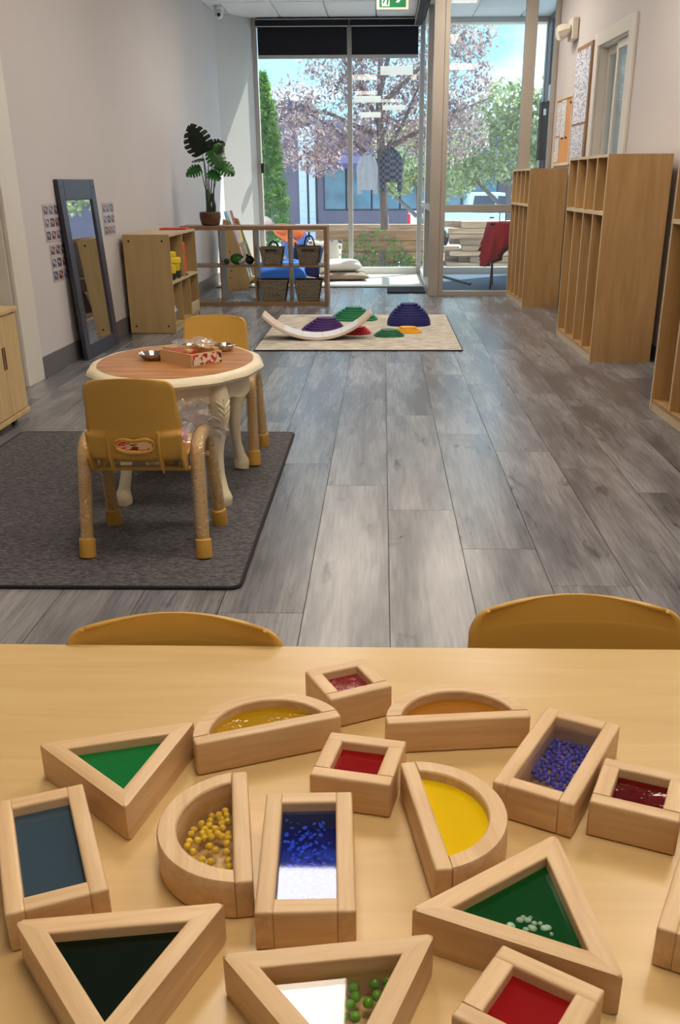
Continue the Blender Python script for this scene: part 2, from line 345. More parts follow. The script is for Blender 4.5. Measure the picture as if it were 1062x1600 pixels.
for k in range(-10, 8):
    x0, x1 = .028+k*PW, .028+(k+1)*PW
    yj = joints.get(k, 3.5+.37*k % PL)
    while yj > Y0: yj -= PL
    while yj < 12.14:
        a, b = yj, yj+PL; yj += PL
        poly = [(x0+G, a+G), (x1-G, a+G), (x1-G, b-G), (x0+G, b-G)]
        p2 = clip(clip(clip(clip(poly, lambda p: p[0]-(xl(p[1])+.004)), lambda p: xr(p[1])-.004-p[0]), lambda p: p[1]-Y0-.02), lambda p: 12.138-p[1])
        if len(p2) < 3: continue
        cx_, cy_ = (x0+x1)/2, (a+b)/2
        if all(abs(u[0]-v[0])+abs(u[1]-v[1]) < 1e-6 for u, v in zip(p2, poly)) and len(p2) == 4:
            if mesh_full is None:
                bm = B(); prism(bm, [(u-cx_, v-cy_) for u, v in poly], -.012, 0); me = bpy.data.meshes.new('floor_plank'); bmesh.ops.recalc_face_normals(bm, faces=bm.faces[:]); bm.to_mesh(me); bm.free(); me.materials.append(PLANK); mesh_full = me
            ob('floor_plank', mesh_full, None, floor, loc=(cx_, cy_, 0))
        else:
            bm = B(); prism(bm, [(u-cx_, v-cy_) for u, v in p2], -.012, 0); ob('floor_plank', bm, PLANK, floor, loc=(cx_, cy_, 0))
# pale bay floor and vestibule floor
BAY = mat('pale_bay_floor', (206, 200, 188), .6, vary=.06, vscale=3, bump=.05)
struct('floor_bay', prism(B(), [(xl(12.14), 12.146), (.5, 12.146), (.5, YW-.05), (-1.66, YW-.05), (xl(13.3), 13.3)], -.06, .004), BAY)
struct('floor_vestibule', box(B(), .5, 2.2, 12.146, YW-.05, -.06, .002), mat('vestibule_floor', (150, 148, 146), .6, vary=.1))
struct('trim_1', box(B(), -2.02, .5, 12.118, 12.158, 0, .010), mat('dark_threshold', (58, 56, 58), .5))
# walls
DY0, DY1, DZ = 5.05, 6.0, 2.12        # doorway in the left wall
wl_ = B()
T = .12
def wseg(bm, y0, y1, z0, z1):
    prism(bm, [(xl(y0)-T, y0), (xl(y0), y0), (xl(y1), y1), (xl(y1)-T, y1)], z0, z1)
wseg(wl_, Y0, DY0, 0, ZC); wseg(wl_, DY0, DY1, DZ, ZC); wseg(wl_, DY1, 13.30, 0, ZC)
wall_l = struct('wall_left', wl_, WALL)
struct('wall_pillar', prism(B(), [(xl(13.3)-.0005, 13.3), (-1.668, 13.88), (-1.668, 14.1), (-2.2, 14.1), (-2.2, 13.3)], 0, ZC), WALL_B)
WZ0, WZ1, WY0, WY1 = 1.12, 2.222, 8.47, 9.42    # interior window opening in the right wall
wr = B()
for a in ((Y0, WY0, 0, ZC), (WY1, 11.32, 0, ZC), (WY0, WY1, 0, WZ0), (WY0, WY1, WZ1, ZC)): box(wr, 0, .12, *a)
wall_r = onright(struct('wall_right', wr, WALL))
struct('wall_rear', box(B(), -2.7, xr(Y0)+.12, Y0-.12, Y0, 0, ZC), WALL)
# office seen through the interior window
struct('wall_office', box(B(), 2.9, 3.0, 7.8, 10.2, 0, ZC), mat('office_wall', (176, 172, 160), .7, vary=.04))
struct('wall_office_side', box(B(), 1.98, 2.9, 10.1, 10.2, 0, ZC), mat('office_wall', (176, 172, 160)))
struct('wall_office_near', box(B(), 2.06, 2.9, 7.8, 7.9, 0, ZC), mat('office_wall', (176, 172, 160)))
# baseboards
bb = B()
def bseg(bm, y0, y1): prism(bm, [(xl(y0)+.001, y0), (xl(y0)+.012, y0), (xl(y1)+.012, y1), (xl(y1)+.001, y1)], .001, .13)
bseg(bb, 6.285, 13.28); struct('baseboard_left', bb, BASEB)
bb = B(); bseg(bb, Y0+.01, DY0-.12); struct('baseboard_left_near', bb, BASEB)
onright(struct('baseboard_right', box(B(), -.012, -.001, Y0+.01, 11.1, .001, .10), BASEB))
# ceiling slab + tiles
ceil = struct('ceiling', prism(B(), [(-2.75, Y0-.1), (2.3, Y0-.1), (2.3, 14.1), (-2.75, 14.1)], ZC+.012, ZC+.12), TBAR)
TROFF = [(2, 2.38), (2, 5.98), (2, 9.58), (5, 2.38), (4, 5.98), (4, 9.58), (3, -.02)]  # first panel inferred from block reflections; the others added unseen to light the room
rows = [-1.8, -1.22, -.02, 1.18, 2.38, 3.58, 4.78, 5.98, 7.18, 8.38, 9.58, 10.78, 11.5, 12.7, 13.9]
colx = [-.69+.6*(k-2) for k in range(0, 8)]; colx = [-2.6]+colx+[2.2]
for r0, r1 in zip(rows, rows[1:]):
    for c0, c1 in zip(colx, colx[1:]):
        if any(abs(c0-(-.69+.6*(c-2))) < .01 and abs(r0-y) < .01 for c, y in TROFF): continue
        x0 = c0
        poly = [(c0+.011, r0+.011), (c1-.011, r0+.011), (c1-.011, r1-.011), (c0+.011, r1-.011)]
        poly = clip(poly, lambda p: p[0]-(xl(p[1])+.002))
        if r1 > 13.2: poly = clip(poly, lambda p: (p[0]-(-2.035))-(p[1]-13.3)*.66 if p[1] > 13.0 else 1.)
        if r0 < 11.2: poly = clip(poly, lambda p: xr(min(p[1], 11.3))-.002-p[0])
        if len(poly) < 3: continue
        cx_, cy_ = (c0+c1)/2, (r0+r1)/2
        ob('ceiling_tile', prism(B(), [(u-cx_, v-cy_) for u, v in poly], ZC-.002, ZC+.012), TILE, ceil, loc=(cx_, cy_, 0))
# inferred and added troffers
DIFF = emit_mat('lamp_diffuser', LAMP_COL, LAMP)
for i, (c, y) in enumerate(TROFF):
    x = -.69+.6*(c-2)
    t = thing('ceiling_light', 'unseen flat white recessed ceiling light panel over the play room', 'ceiling light', (x+.3, y+.6, ZC-.012), 0, 'recessed ceiling lights')
    fb = B()
    for a in ((-.289, .289, -.589, -.56), (-.289, .289, .56, .589), (-.289, -.26, -.56, .56), (.26, .289, -.56, .56)): box(fb, a[0], a[1], a[2], a[3], 0, .02)
    ob('light_frame', fb, WHITE_P, t); ob('diffuser', box(B(), -.26, .26, -.56, .56, .006, .012), DIFF, t)

# ------------------------------------------------------------------ storefront window wall
win = bpy.data.objects.new('window_1', None); COL.objects.link(win); win['kind'] = 'structure'; win.location = (0, YW, 0)
def fm(name, x0, x1, z0, z1, m=ALU, y0=-.05, y1=.06, parent=win): return bx(name, m, parent, x0, x1, y0, y1, z0, z1, bev=.004)
fm('window_jamb', -1.668, -1.61, 0, ZC); fm('window_mullion', -.462, -.40, .09, 2.99); fm('window_jamb', .47, .53, 0, ZC)
fm('window_mullion', 1.18, 1.235, .09, 2.99) if False else None
fm('window_jamb', 2.06, 2.20, 0, ZC)
fm('window_sill', -1.61, .47, 0, .09, mat('white_sill', (214, 214, 212), .45)); fm('window_sill', .53, 2.06, 0, .09)
fm('window_head', -1.61, .47, 2.99, ZC); fm('window_head', .53, 2.06, 2.99, ZC)
for x0, x1 in ((-1.61, -.462), (-.40, .47), (.53, 2.06)): bx('window_pane', GLASS, win, x0, x1, .0, .006, .09, 2.99)
bx('window_latch', BLACK, win, -1.615, -1.575, -.09, -.05, 1.28, 1.40, bev=.005)
TAPE = leaf_glow(mat('translucent_tape', (236, 234, 230), .6), .6)
def blind(x0, x1, lbl, drop=2.62):
    t = thing('roller_blind', lbl, 'roller blind', (x0, YW-.10, 0), 0)
    w = x1-x0
    bx('cassette', BLIND, t, 0, w, -.05, .04, 2.945, 3.03, bev=.004)
    bx('cassette_trim', ALU, t, 0, w, -.056, -.05, 3.018, 3.03); bx('cassette_trim', ALU, t, 0, w, -.056, -.05, 2.940, 2.952)
    bx('blind_fabric', BLIND, t, .02, w-.02, 0, .006, drop+.02, 2.95); bx('hem_bar', ALU, t, .02, w-.02, -.008, .012, drop-.022, drop+.02, bev=.004)
blind(-1.61, -.44, 'dark roller blind half raised over the window pane beside the pillar')
blind(-.42, .46, 'dark roller blind half raised over the window pane with white tape strips')
rb = thing('roller_blind', 'dark blind cassette running along the glass return beside the entrance', 'roller blind', (.44, 12.55, 0))
bx('cassette', BLIND, rb, -.05, .04, -1.2, 1.2, 2.945, 3.03, bev=.004); bx('cassette_trim', ALU, rb, -.056, -.05, -1.2, 1.2, 2.94, 2.952); bx('cassette_trim', ALU, rb, -.056, -.05, -1.2, 1.2, 3.018, 3.03)
for i, (x0, x1, z0, z1) in enumerate(((-.038, .38, 2.42, 2.52), (-.376, -.028, 2.11, 2.185), (-.01, .289, 2.02, 2.078), (-.294, -.03, 1.935, 1.998))):
    lb = ['long pale paper strip taped highest on the window', 'pale paper strip taped on the window beside the mullion', 'narrow pale paper strip on the window below the longest strip', 'lowest pale paper strip taped on the window'][i]
    tag(ob('paper_strip', box(B(), x0, x1, YW-.006, YW-.001, z0, z1), TAPE), lb, 'paper')
# partition towards the vestibule
par = bpy.data.objects.new('window_2', None); COL.objects.link(par); par['kind'] = 'structure'; par.location = (0, YP, 0)
P_ = lambda n, x0, x1, z0, z1, m=ALU_B, y0=-.02, y1=.10: fm(n, x0, x1, z0, z1, m, y0, y1, par)
P_('partition_post', .515, .625, 0, ZC); P_('partition_post', .627, .678, 0, ZC)
P_('partition_mullion', 1.44, 1.555, .05, ZC); P_('partition_jamb', 1.742, 1.780, .0, ZC)
P_('mid_rail', .678, 1.44, .865, .94); P_('mid_rail', 1.555, 1.742, .865, .94); P_('bottom_rail', .678, 1.742, 0, .05)
P_('top_rail', .678, 1.44, 3.0, ZC); P_('top_rail', 1.555, 1.742, 3.0, ZC)
for x0, x1 in ((.678, 1.44), (1.555, 1.742)):
    for z0, z1 in ((.05, .865), (.94, 3.0)): bx('window_pane', GLASS, par, x0, x1, .035, .041, z0, z1)
ret = bpy.data.objects.new('window_3', None); COL.objects.link(ret); ret['kind'] = 'structure'; ret.location = (.55, 0, 0)
RT = lambda n, y0, y1, z0, z1: bx(n, ALU, ret, -.035, .035, y0, y1, z0, z1, bev=.004)
RT('return_mullion', 12.58, 12.64, .08, 2.99)
for y0, y1 in ((11.31, 12.58), (12.64, 13.89)):
    RT('return_sill', y0, y1, 0.004, .08); RT('return_head', y0, y1, 2.99, ZC); RT('mid_rail', y0, y1, .87, .93)
    bx('window_pane', GLASS, ret, -.003, .003, y0, y1, .08, .87); bx('window_pane', GLASS, ret, -.003, .003, y0, y1, .93, 2.99)
struct('wall_vestibule', prism(B(), [(1.785, 11.33), (2.17, 12.34), (2.25, 12.34), (1.90, 11.33)], 0, ZC), WALL_B)
# glazed entrance door in the vestibule's outer side
dr = bpy.data.objects.new('door_2', None); COL.objects.link(dr); dr['kind'] = 'structure'; dr.location = (2.12, 0, 0)
dk = mat('dark_door_frame', (40, 42, 58), .4)
for n, y0, y1, z0, z1, m in (('door_jamb', 12.34, 12.40, 0, ZC, TRIM), ('door_jamb', 13.60, 13.88, 0, ZC, dk), ('door_head', 12.40, 13.60, 2.98, ZC, dk), ('door_rail', 12.40, 13.60, 0, .12, dk)): bx(n, m, dr, -.05, .04, y0, y1, z0, z1, bev=.004)
bx('door_pane', GLASS, dr, -.004, .004, 12.40, 13.60, .12, 2.98)
tag(ob('alarm_box', box(B(), 2.02, 2.068, 12.85, 13.25, 2.07, 2.24, bev=.006), WHITE_P), 'small white control box fixed to the entrance door frame', 'control box')
bp_ = thing('banner_stand', 'tall narrow black cased banner on a thin pole inside the entrance', 'stand', (2.0, 13.3, .0105))
bx('case', mat('black_fabric_case', (14, 14, 18), .75, vary=.1), bp_, -.055, .055, -.10, .10, 1.40, 2.05, bev=.012); ob('pole', tube(B(), [(0, 0, .02), (0, 0, 1.42)], .012), BLACK, bp_); ob('foot', lathe(B(), [(.10, .003), (.10, .015), (.02, .03)]), BLACK, bp_); bx('clip', WHITE_P, bp_, -.03, .0, -.125, -.10, 1.9, 1.97)

# left doorway: casing + door leaf set back
cs = B()
for y0, y1, z0, z1 in ((DY1-.0, DY1+.275, 0, DZ+.12), (DY0-.11, DY0, 0, DZ+.12), (DY0, DY1, DZ, DZ+.12)):
    prism(cs, [(xl(y0)+.0008, y0), (xl(y0)+.022, y0), (xl(y1)+.022, y1), (xl(y1)+.0008, y1)], z0, z1, bev=.003)
dl = bpy.data.objects.new('door_1', None); COL.objects.link(dl); dl['kind'] = 'structure'
ob('door_casing', cs, TRIM, dl)
jb = B(); box(jb, -2.42, -2.25, DY1-.02, DY1-.001, 0, DZ); box(jb, -2.42, -2.28, DY0+.001, DY0+.02, 0, DZ); ob('door_jamb', jb, TRIM, dl)
ob('door_leaf', box(B(), -2.41, -2.37, DY0+.022, DY1-.022, .01, DZ-.01, bev=.004), mat('cream_door', (196, 186, 160), .5, vary=.03), dl)
# right interior window: trim, frames, panes
wi = bpy.data.objects.new('window_4', None); COL.objects.link(wi); wi['kind'] = 'structure'; onright(wi)
tr = B()
for y0, y1, z0, z1 in ((WY0-.17, WY0, WZ0, WZ1+.10), (WY1, WY1+.13, WZ0, WZ1+.10), (WY0, WY1, WZ1, WZ1+.10), (WY0-.17, WY1+.13, WZ0-.08, WZ0)): box(tr, -.022, -.0008, y0, y1, z0, z1, bev=.003)
ob('window_trim', tr, TRIM, wi)
lnr = B()
for a in ((WY0, WY0+.012, WZ0, WZ1), (WY1-.012, WY1, WZ0, WZ1), (WY0+.012, WY1-.012, WZ1-.012, WZ1), (WY0+.012, WY1-.012, WZ0, WZ0+.012)): box(lnr, 0, .12, *a)
ob('window_liner', lnr, TRIM, wi)
for k, (y0, y1, x) in enumerate(((WY0+.014, 8.97, .045), (8.92, WY1-.014, .085))):
    sf = B()
    for a in ((y0, y0+.05, WZ0+.014, WZ1-.014), (y1-.05, y1, WZ0+.014, WZ1-.014), (y0+.05, y1-.05, WZ0+.014, WZ0+.07), (y0+.05, y1-.05, WZ1-.07, WZ1-.014)): box(sf, x-.015, x+.015, *a)
    ob('window_sash', sf, TRIM, wi); bx('window_pane', GLASS, wi, x-.003, x+.003, y0+.05, y1-.05, WZ0+.07, WZ1-.07)

# ------------------------------------------------------------------ ceiling / wall fittings
ex = thing('exit_sign', 'green running man exit sign hanging from the ceiling', 'exit sign', (.087, 10.9, 2.705))
bx('housing', mat('sign_housing', (206, 202, 186), .45), ex, -.155, .155, -.03, .03, 0, .215, bev=.008)
bx('stem', WHITE_P, ex, -.05, .05, -.02, .02, .215, .335)
gp = bx('green_panel', mat('exit_green', (8, 112, 66), .35), ex, -.13, .13, -.034, -.03, .022, .195)
WS = mat('sign_white', (235, 240, 238), .4)
def flat(name, poly, y, m, parent):
    bm = B(); a = [bm.verts.new((x, y, z)) for x, z in poly]; b = [bm.verts.new((x, y-.002, z)) for x, z in poly]; n = len(poly)
    bm.faces.new(a); bm.faces.new(b[::-1]); [bm.faces.new((a[i], a[(i+1) % n], b[(i+1) % n], b[i])) for i in range(n)]; return ob(name, bm, m, parent)
dw = flat('door_symbol', [(-.105, .03), (-.03, .03), (-.03, .185), (-.105, .185)], -.0341, WS, gp)
flat('running_man', [(-.10, .052), (-.082, .055), (-.072, .085), (-.055, .075), (-.062, .04), (-.045, .038), (-.036, .088), (-.055, .105), (-.05, .13), (-.035, .118), (-.025, .126), (-.046, .148), (-.078, .146), (-.098, .12), (-.088, .112), (-.074, .13), (-.082, .10)], -.0362, mat('exit_green', (8, 112, 66)), gp)
flat('arrow', [(.01, .105), (.062, .105), (.03, .060), (.06, .060), (.108, .118), (.06, .176), (.03, .176), (.062, .131), (.01, .131)], -.0341, WS, gp)
el = thing('emergency_light', 'white emergency lamp unit with two swivel heads on the wall', 'emergency light', (xr(10.40)-.002, 10.40, 2.41))
bx('lamp_box', mat('ivory_plastic', (214, 206, 190), .4), el, -.06, 0, -.10, .14, -.03, .15, bev=.012)
for y, a in ((-.06, .5), (.10, -.4)):
    hd = ob('lamp_head', tube(B(), [(0, 0, 0), (-.05, 0, -.012), (-.10, 0, -.024)], [.03, .058, .066], 8), mat('ivory_plastic', (214, 206, 190)), el, True, loc=(-.062, y, .06), rot=(0, 0, -a))
    ob('lens', tube(B(), [(-.101, 0, -.0243), (-.106, 0, -.0255)], .056, 12), mat('lamp_lens', (190, 190, 184), .15), hd)
sc_ = thing('security_camera', 'small white dome security camera fixed under the ceiling corner', 'security camera', (-1.93, 12.95, ZC-.003))
ob('mount', lathe(B(), [(.055, -.05), (.058, -.02), (.06, -.001)]), WHITE_P, sc_, True); ob('camera_ball', ball(B(), (0, 0, 0), .05, 14, 10), WHITE_P, sc_, True, loc=(.01, -.03, -.085))
ob('lens', tube(B(), [(.012, -.075, -.095), (.013, -.084, -.098)], .02, 12), BLACK, sc_)
cb = thing('cork_board', 'small framed cork notice board with pinned papers', 'notice board'); onright(cb)
bx('cork_panel', CORK, cb, -.012, -.001, 10.28, 10.98, 1.34, 1.91); fr_ = B()
for a in ((10.255, 10.28, 1.315, 1.935), (10.98, 11.005, 1.315, 1.935), (10.28, 10.98, 1.315, 1.34), (10.28, 10.98, 1.91, 1.935)): box(fr_, -.022, -.001, *a)
ob('board_frame', fr_, mat('pale_wood_trim', (206, 190, 166), .5), cb)
PRN = print_mat('printed_lines', (228, 228, 232), [(150, 150, 160), (196, 196, 204)], 9, 34, .34)
for lb, y0, y1, z0, z1 in (('printed sheet pinned on the cork board, next to the glass partition', 10.77, 10.96, 1.59, 1.89), ('overhanging printed sheet pinned in the middle of the cork board', 10.54, 10.74, 1.57, 1.90), ('lowest printed sheet pinned on the cork board', 10.78, 10.965, 1.35, 1.57)):
    onright(tag(ob('pinned_paper', box(B(), -.019, -.0125, y0, y1, z0, z1), PRN), lb, 'paper'))
for y, z in ((10.34, 1.86), (10.45, 1.56), (10.63, 1.56)): ob('push_pin', ball(B(), (-.02, y, z), .010, 8, 6), BLACK, cb)
tb = thing('tall_notice_board', 'tall brown edged notice board covered in white printed sheets', 'notice board'); onright(tb)
bx('board_panel', mat('brown_board_edge', (150, 112, 78), .6), tb, -.028, -.001, 9.60, 10.18, 1.30, 2.29, bev=.003)
PRN2 = print_mat('printed_poster', (222, 222, 232), [(120, 124, 150), (168, 170, 190), (196, 190, 196)], 16, 44, .42)
for k, (y0, y1, z0, z1) in enumerate(((9.625, 10.165, 1.66, 2.25), (9.65, 10.16, 1.325, 1.64))):
    tag(onright(ob('poster_sheet', box(B(), -.034, -.0285, y0, y1, z0, z1), PRN2)), ['large printed white poster on the tall notice board', 'small printed sheet at the foot of the tall notice board'][k], 'poster')

# ------------------------------------------------------------------ cubbies on the right wall (open towards the room, -x)
def cubby(label, x0, x1, y0, y1, h, sh, n, rz=0.):
    t = thing('cubby_shelf', label, 'cubby shelf', (x0, y0, 0), rz); d, w = x1-x0, y1-y0; th = .018
    for y in (0, w-th): bx('side_panel', CUBBY, t, .002, d, y, y+th, 0, h)
    for y in (0, w-th): bx('edge_band', CUBBY_E, t, 0, .002, y, y+th, 0, h)
    bx('top_panel', CUBBY_E, t, 0, d, th, w-th, h-th, h); bx('bottom_panel', CUBBY, t, .004, d, th, w-th, .045, .063); bx('plinth', CUBBY_E, t, .006, .022, th, w-th, 0, .045)
    bx('middle_shelf', CUBBY_E, t, 0, d-.01, th, w-th, sh, sh+.022); bx('back_panel', CUBBY, t, d-.008, d, th, w-th, .063, h-th)
    for i in range(1, n):
        y = w*i/n
        bx('divider', CUBBY, t, .004, d-.01, y-.008, y+.008, .063, sh); bx('divider', CUBBY, t, .004, d-.01, y-.008, y+.008, sh+.022, h-th)
        bx('edge_band', CUBBY_E, t, .001, .004, y-.008, y+.008, .063, sh); bx('edge_band', CUBBY_E, t, .001, .004, y-.008, y+.008, sh+.022, h-th)
    return t
cubby('tan wooden cubby shelf standing against the glass entrance partition', 1.420, 1.785, 10.10, 11.165, 1.285, .945, 4, .032)
cubby('tan wooden cubby shelf standing below the interior sliding window', 1.474, 1.900, 6.90, 8.18, 1.335, .962, 4, .018)
cubby('tan wooden cubby shelf cut by the frame, farthest from the entrance partition', 1.565, 1.985, 3.75, 5.366, 1.33, .972, 5, .037)

# ------------------------------------------------------------------ left side furniture
ld = thing('low_cabinet', 'pale birch low cabinet on casters beside the doorway', 'cabinet', (-1.905, 4.05, 0))
BIR2 = wood('birch_veneer', (214, 186, 136), (196, 166, 114), 'Z', .5, rough=.45, ring=.6, rnd=.02, bump=.01)
bx('body', BIR2, ld, -.345, -.018, 0, 1.04, .075, .570); bx('top', BIR2, ld, -.352, .01, -.01, 1.05, .571, .595, bev=.004); bx('base_board', BIR2, ld, -.352, .004, -.01, 1.05, .05, .074, bev=.003)
for y0, y1 in ((.006, .515), (.52, .798), (.803, 1.034)):
    d = bx('cabinet_door', BIR2, ld, -.017, 0, y0, y1, .08, .566, bev=.002)
    if y0 > .1: bx('finger_pull', mat('cutout_shade', (86, 58, 30), .7), d, -.001, .0015, (.778 if y0 < .7 else .806), (.796 if y0 < .7 else .824), .31, .42, bev=.0)  # raised dark patch paints the shade of a cut-out handle
for y in (.08, .95):
    for x in (-.29, -.06): ob('caster', tube(B(), [(x-.012, y, .026), (x+.012, y, .026)], .0255, 14), BLACK, ld)
# leaning mirror
mr_ = thing('leaning_mirror', 'tall dark framed mirror leaning against the wall beside picture charts', 'mirror', (-2.118, 6.95, 0), -math.atan(.0279))
mr_.rotation_euler = (0, math.radians(-3.2), -math.atan(.0279))
MH, MW = 1.20, .80
for n, y0, y1, z0, z1 in (('frame_stile', 0, .105, 0, MH), ('frame_stile', MW-.105, MW, 0, MH), ('frame_rail', .105, MW-.105, 0, .10), ('frame_rail', .105, MW-.105, MH-.135, MH)): bx(n, DFRAME, mr_, -.03, 0, y0, y1, z0, z1, bev=.005)
bx('mirror_pane', MIRROR, mr_, -.02, -.012, .105, MW-.105, .10, MH-.135); bx('backing', BLACK, mr_, -.034, -.031, .01, MW-.01, .01, MH-.01)
for y in (.05, MW-.05):
    for z in (.35, MH-.05): ob('frame_screw', tube(B(), [(0, y, z), (.002, y, z)], .008, 8), SCREW, mr_)
# picture pocket charts on the wall
PIC = [print_mat('chart_photo_%d' % i, (206, 200, 206), k, 5, 5, .8) for i, k in enumerate((((40, 36, 44), (120, 100, 110), (60, 60, 80)), ((120, 40, 44), (60, 40, 40), (160, 120, 110)), ((30, 34, 60), (90, 90, 120), (150, 140, 150))))]
def chart(label, yc, z0, z1, nrow, tilt=0):
    t = thing('picture_chart', label, 'wall chart', (xl(yc)+.002, yc, 0), -math.atan(.0279)); w = .30
    bx('chart_sheet', clear('laminate_sheet', (236, 236, 240), cloudy=.75, cloud_rgb=(214, 208, 212), rough=.15), t, 0, .003, -w/2, w/2, z0, z1)
    for r in range(nrow):
        for c in range(3):
            zz = z0+(z1-z0)*(r+.5)/nrow; yy = -w/2+w*(c+.5)/3
            bx('picture_card', PIC[(r*2+c) % 3], t, .0032, .0045, yy-.036, yy+.036, zz-(z1-z0)/nrow*.34, zz+(z1-z0)/nrow*.34)
chart('upper picture card chart taped near the doorway casing', 6.83, .815, 1.05, 3)
chart('lower picture card chart taped near the doorway casing', 6.87, .56, .80, 3)
chart('picture card chart taped between the mirror and the toy cabinet', 8.13, .79, 1.03, 3)
# toy cabinet (open towards +x)
tcab = thing('toy_cabinet', 'plywood toy cabinet with open shelves standing beside the mirror', 'cabinet', (-2.135, 8.31, 0), -math.atan(.012))
D_, L_, H_ = .385, 1.11, .785
for y in (0, L_-.02): bx('side_panel', CAB, tcab, 0, D_, y, y+.02, 0.004, H_)
for n, z in (('top_panel', H_-.02), ('shelf', .395), ('bottom_panel', .05)): bx(n, CAB_E if n != 'bottom_panel' else CAB, tcab, 0, D_-.001, .0205, L_-.0205, z, z+.02)
bx('back_panel', CAB, tcab, 0, .008, .0205, L_-.0205, .071, H_-.021); bx('plinth', CAB_E, tcab, D_-.03, D_-.012, .0205, L_-.0205, .004, .049)
bx('divider', CAB, tcab, .01, D_-.002, .53, .545, .416, H_-.021)
for y in (.36, .72): bx('divider', CAB, tcab, .01, D_-.002, y, y+.015, .071, .394)
bx('front_lip', CAB_E, tcab, D_-.016, D_, .745, L_-.021, .071, .16)
for x in (.05, D_-.06):
    for z in (.06, H_-.05): ob('cabinet_screw', tube(B(), [(x, 0, z), (x, -.003, z)], .009, 8), SCREW, tcab)
# toys in it
YT = mat('toy_yellow', (226, 200, 40), .35, vary=.08); OT = mat('toy_orange', (226, 100, 24), .35, vary=.05); DT = mat('toy_charcoal', (36, 38, 44), .4); GT = mat('toy_grey', (150, 150, 154), .4)
def truck(label, loc, rz, grp=None):
    t = thing('toy_truck', label, 'toy', loc, rz, grp)
    bx('chassis', DT, t, -.10, .10, -.04, .04, .025, .05, bev=.004); bx('cab', YT, t, .035, .10, -.04, .04, .05, .125, bev=.012)
    bm = B(); prism(bm, [(-.11, .06), (.02, .055), (.035, .12), (-.12, .115)], -.05, .05, Matrix(((1, 0, 0, 0), (0, 0, 1, 0), (0, 1, 0, 0), (0, 0, 0, 1))), bev=.006); ob('dump_bed', bm, YT, t)
    for x in (-.065, .065):
        for y in (-.045, .045): ob('wheel', tube(B(), [(x, y-.012, .028), (x, y+.012, .028)], .027, 12), DT, t)
truck('yellow toy dump truck on the cabinet shelf', (-1.85, 8.46, .418), .5); truck('yellow toy dump truck standing behind another on the cabinet shelf', (-1.815, 8.72, .418), 1.7)
t = thing('toy_truck', 'yellow toy truck body piled on top of the other trucks', 'toy', (-1.82, 8.60, .542), .9)
bx('cab', YT, t, -.09, .09, -.045, .045, 0, .05, bev=.014); bx('hood', YT, t, -.03, .05, -.035, .035, .05, .095, bev=.014)
t = thing('toy_robot_arm', 'grey metal toy lever sticking out from the shelf', 'toy', (-1.83, 8.95, .4155), -.15)
ob('lever', tube(B(), [(-.08, 0, .012), (.10, -.01, .012)], .011, 8), GT, t); bx('block', DT, t, -.13, -.06, -.05, .05, 0, .05, bev=.008)
t = thing('toy_tool', 'orange and charcoal toy power tool standing on the cabinet shelf', 'toy', (-1.80, 9.05, .416), .3)
bx('body', OT, t, -.03, .03, -.04, .04, 0, .16, bev=.012); bx('motor', OT, t, -.03, .03, -.05, .03, .17, .27, bev=.014); ob('guard', tube(B(), [(0, .03, .2)]+[(0, .03+.10*math.sin(a*PI/8), .19+.10*math.cos(a*PI/8)) for a in range(0, 9)], .012, 8), WHITE_P, t)
ob('disc', tube(B(), [(-.008, .045, .19), (.008, .045, .19)], .085, 20), DT, t); bx('grip', DT, t, -.02, .02, .06, .10, 0, .13, bev=.008)
bm = B(); ball(bm, (0, 0, .075), .085, 14, 9, (.8, 1.1, .85))
for v in bm.verts: v.co *= 1+random.uniform(-.14, .14); v.co.z = max(.0, v.co.z)
tag(ob('foil_bag', bm, mat('crumpled_foil', (196, 196, 190), .22, metal=.8), None, loc=(-1.83, 8.50, .073)), 'crumpled silver foil bag at the bottom of the toy cabinet', 'bag')
tag(ob('toy_block', box(B(), -.04, .04, -.05, .05, 0, .11, bev=.01), YT, None, loc=(-1.96, 8.52, .072)), 'yellow green toy block behind the foil bag', 'toy')
tag(ob('red_folder', box(B(), -.12, .12, -.09, .09, 0, .014, bev=.003), mat('red_card', (196, 58, 48), .5), None, loc=(-1.88, 9.20, H_+.001)), 'flat red folder lying on the toy cabinet', 'folder')
# cube shelf
cs_ = thing('cube_shelf', 'low brown cube shelf with eight open cubes dividing the room', 'shelf', (-2.045, 10.26, 0)); CW, CH, CD = 1.49, .77, .37
for n, a in (('side_panel', (0, .038, 0, CH)), ('side_panel', (CW-.038, CW, 0, CH)), ('top_panel', (.038, CW-.038, CH-.038, CH)), ('bottom_panel', (.038, CW-.038, 0, .038))): bx(n, WALNUT, cs_, a[0], a[1], 0, CD, a[2], a[3], bev=.002)
bx('middle_shelf', WALNUT, cs_, .038, CW-.038, .002, CD-.002, .377, .393)
cell = (CW-.076)/4
for i in (1, 2, 3):
    for z0, z1 in ((.038, .377), (.393, CH-.038)): bx('divider', WALNUT, cs_, .038+cell*i-.008, .038+cell*i+.008, .002, CD-.002, z0, z1)
def cellx(i): return -2.045+.038+cell*(i+.5)
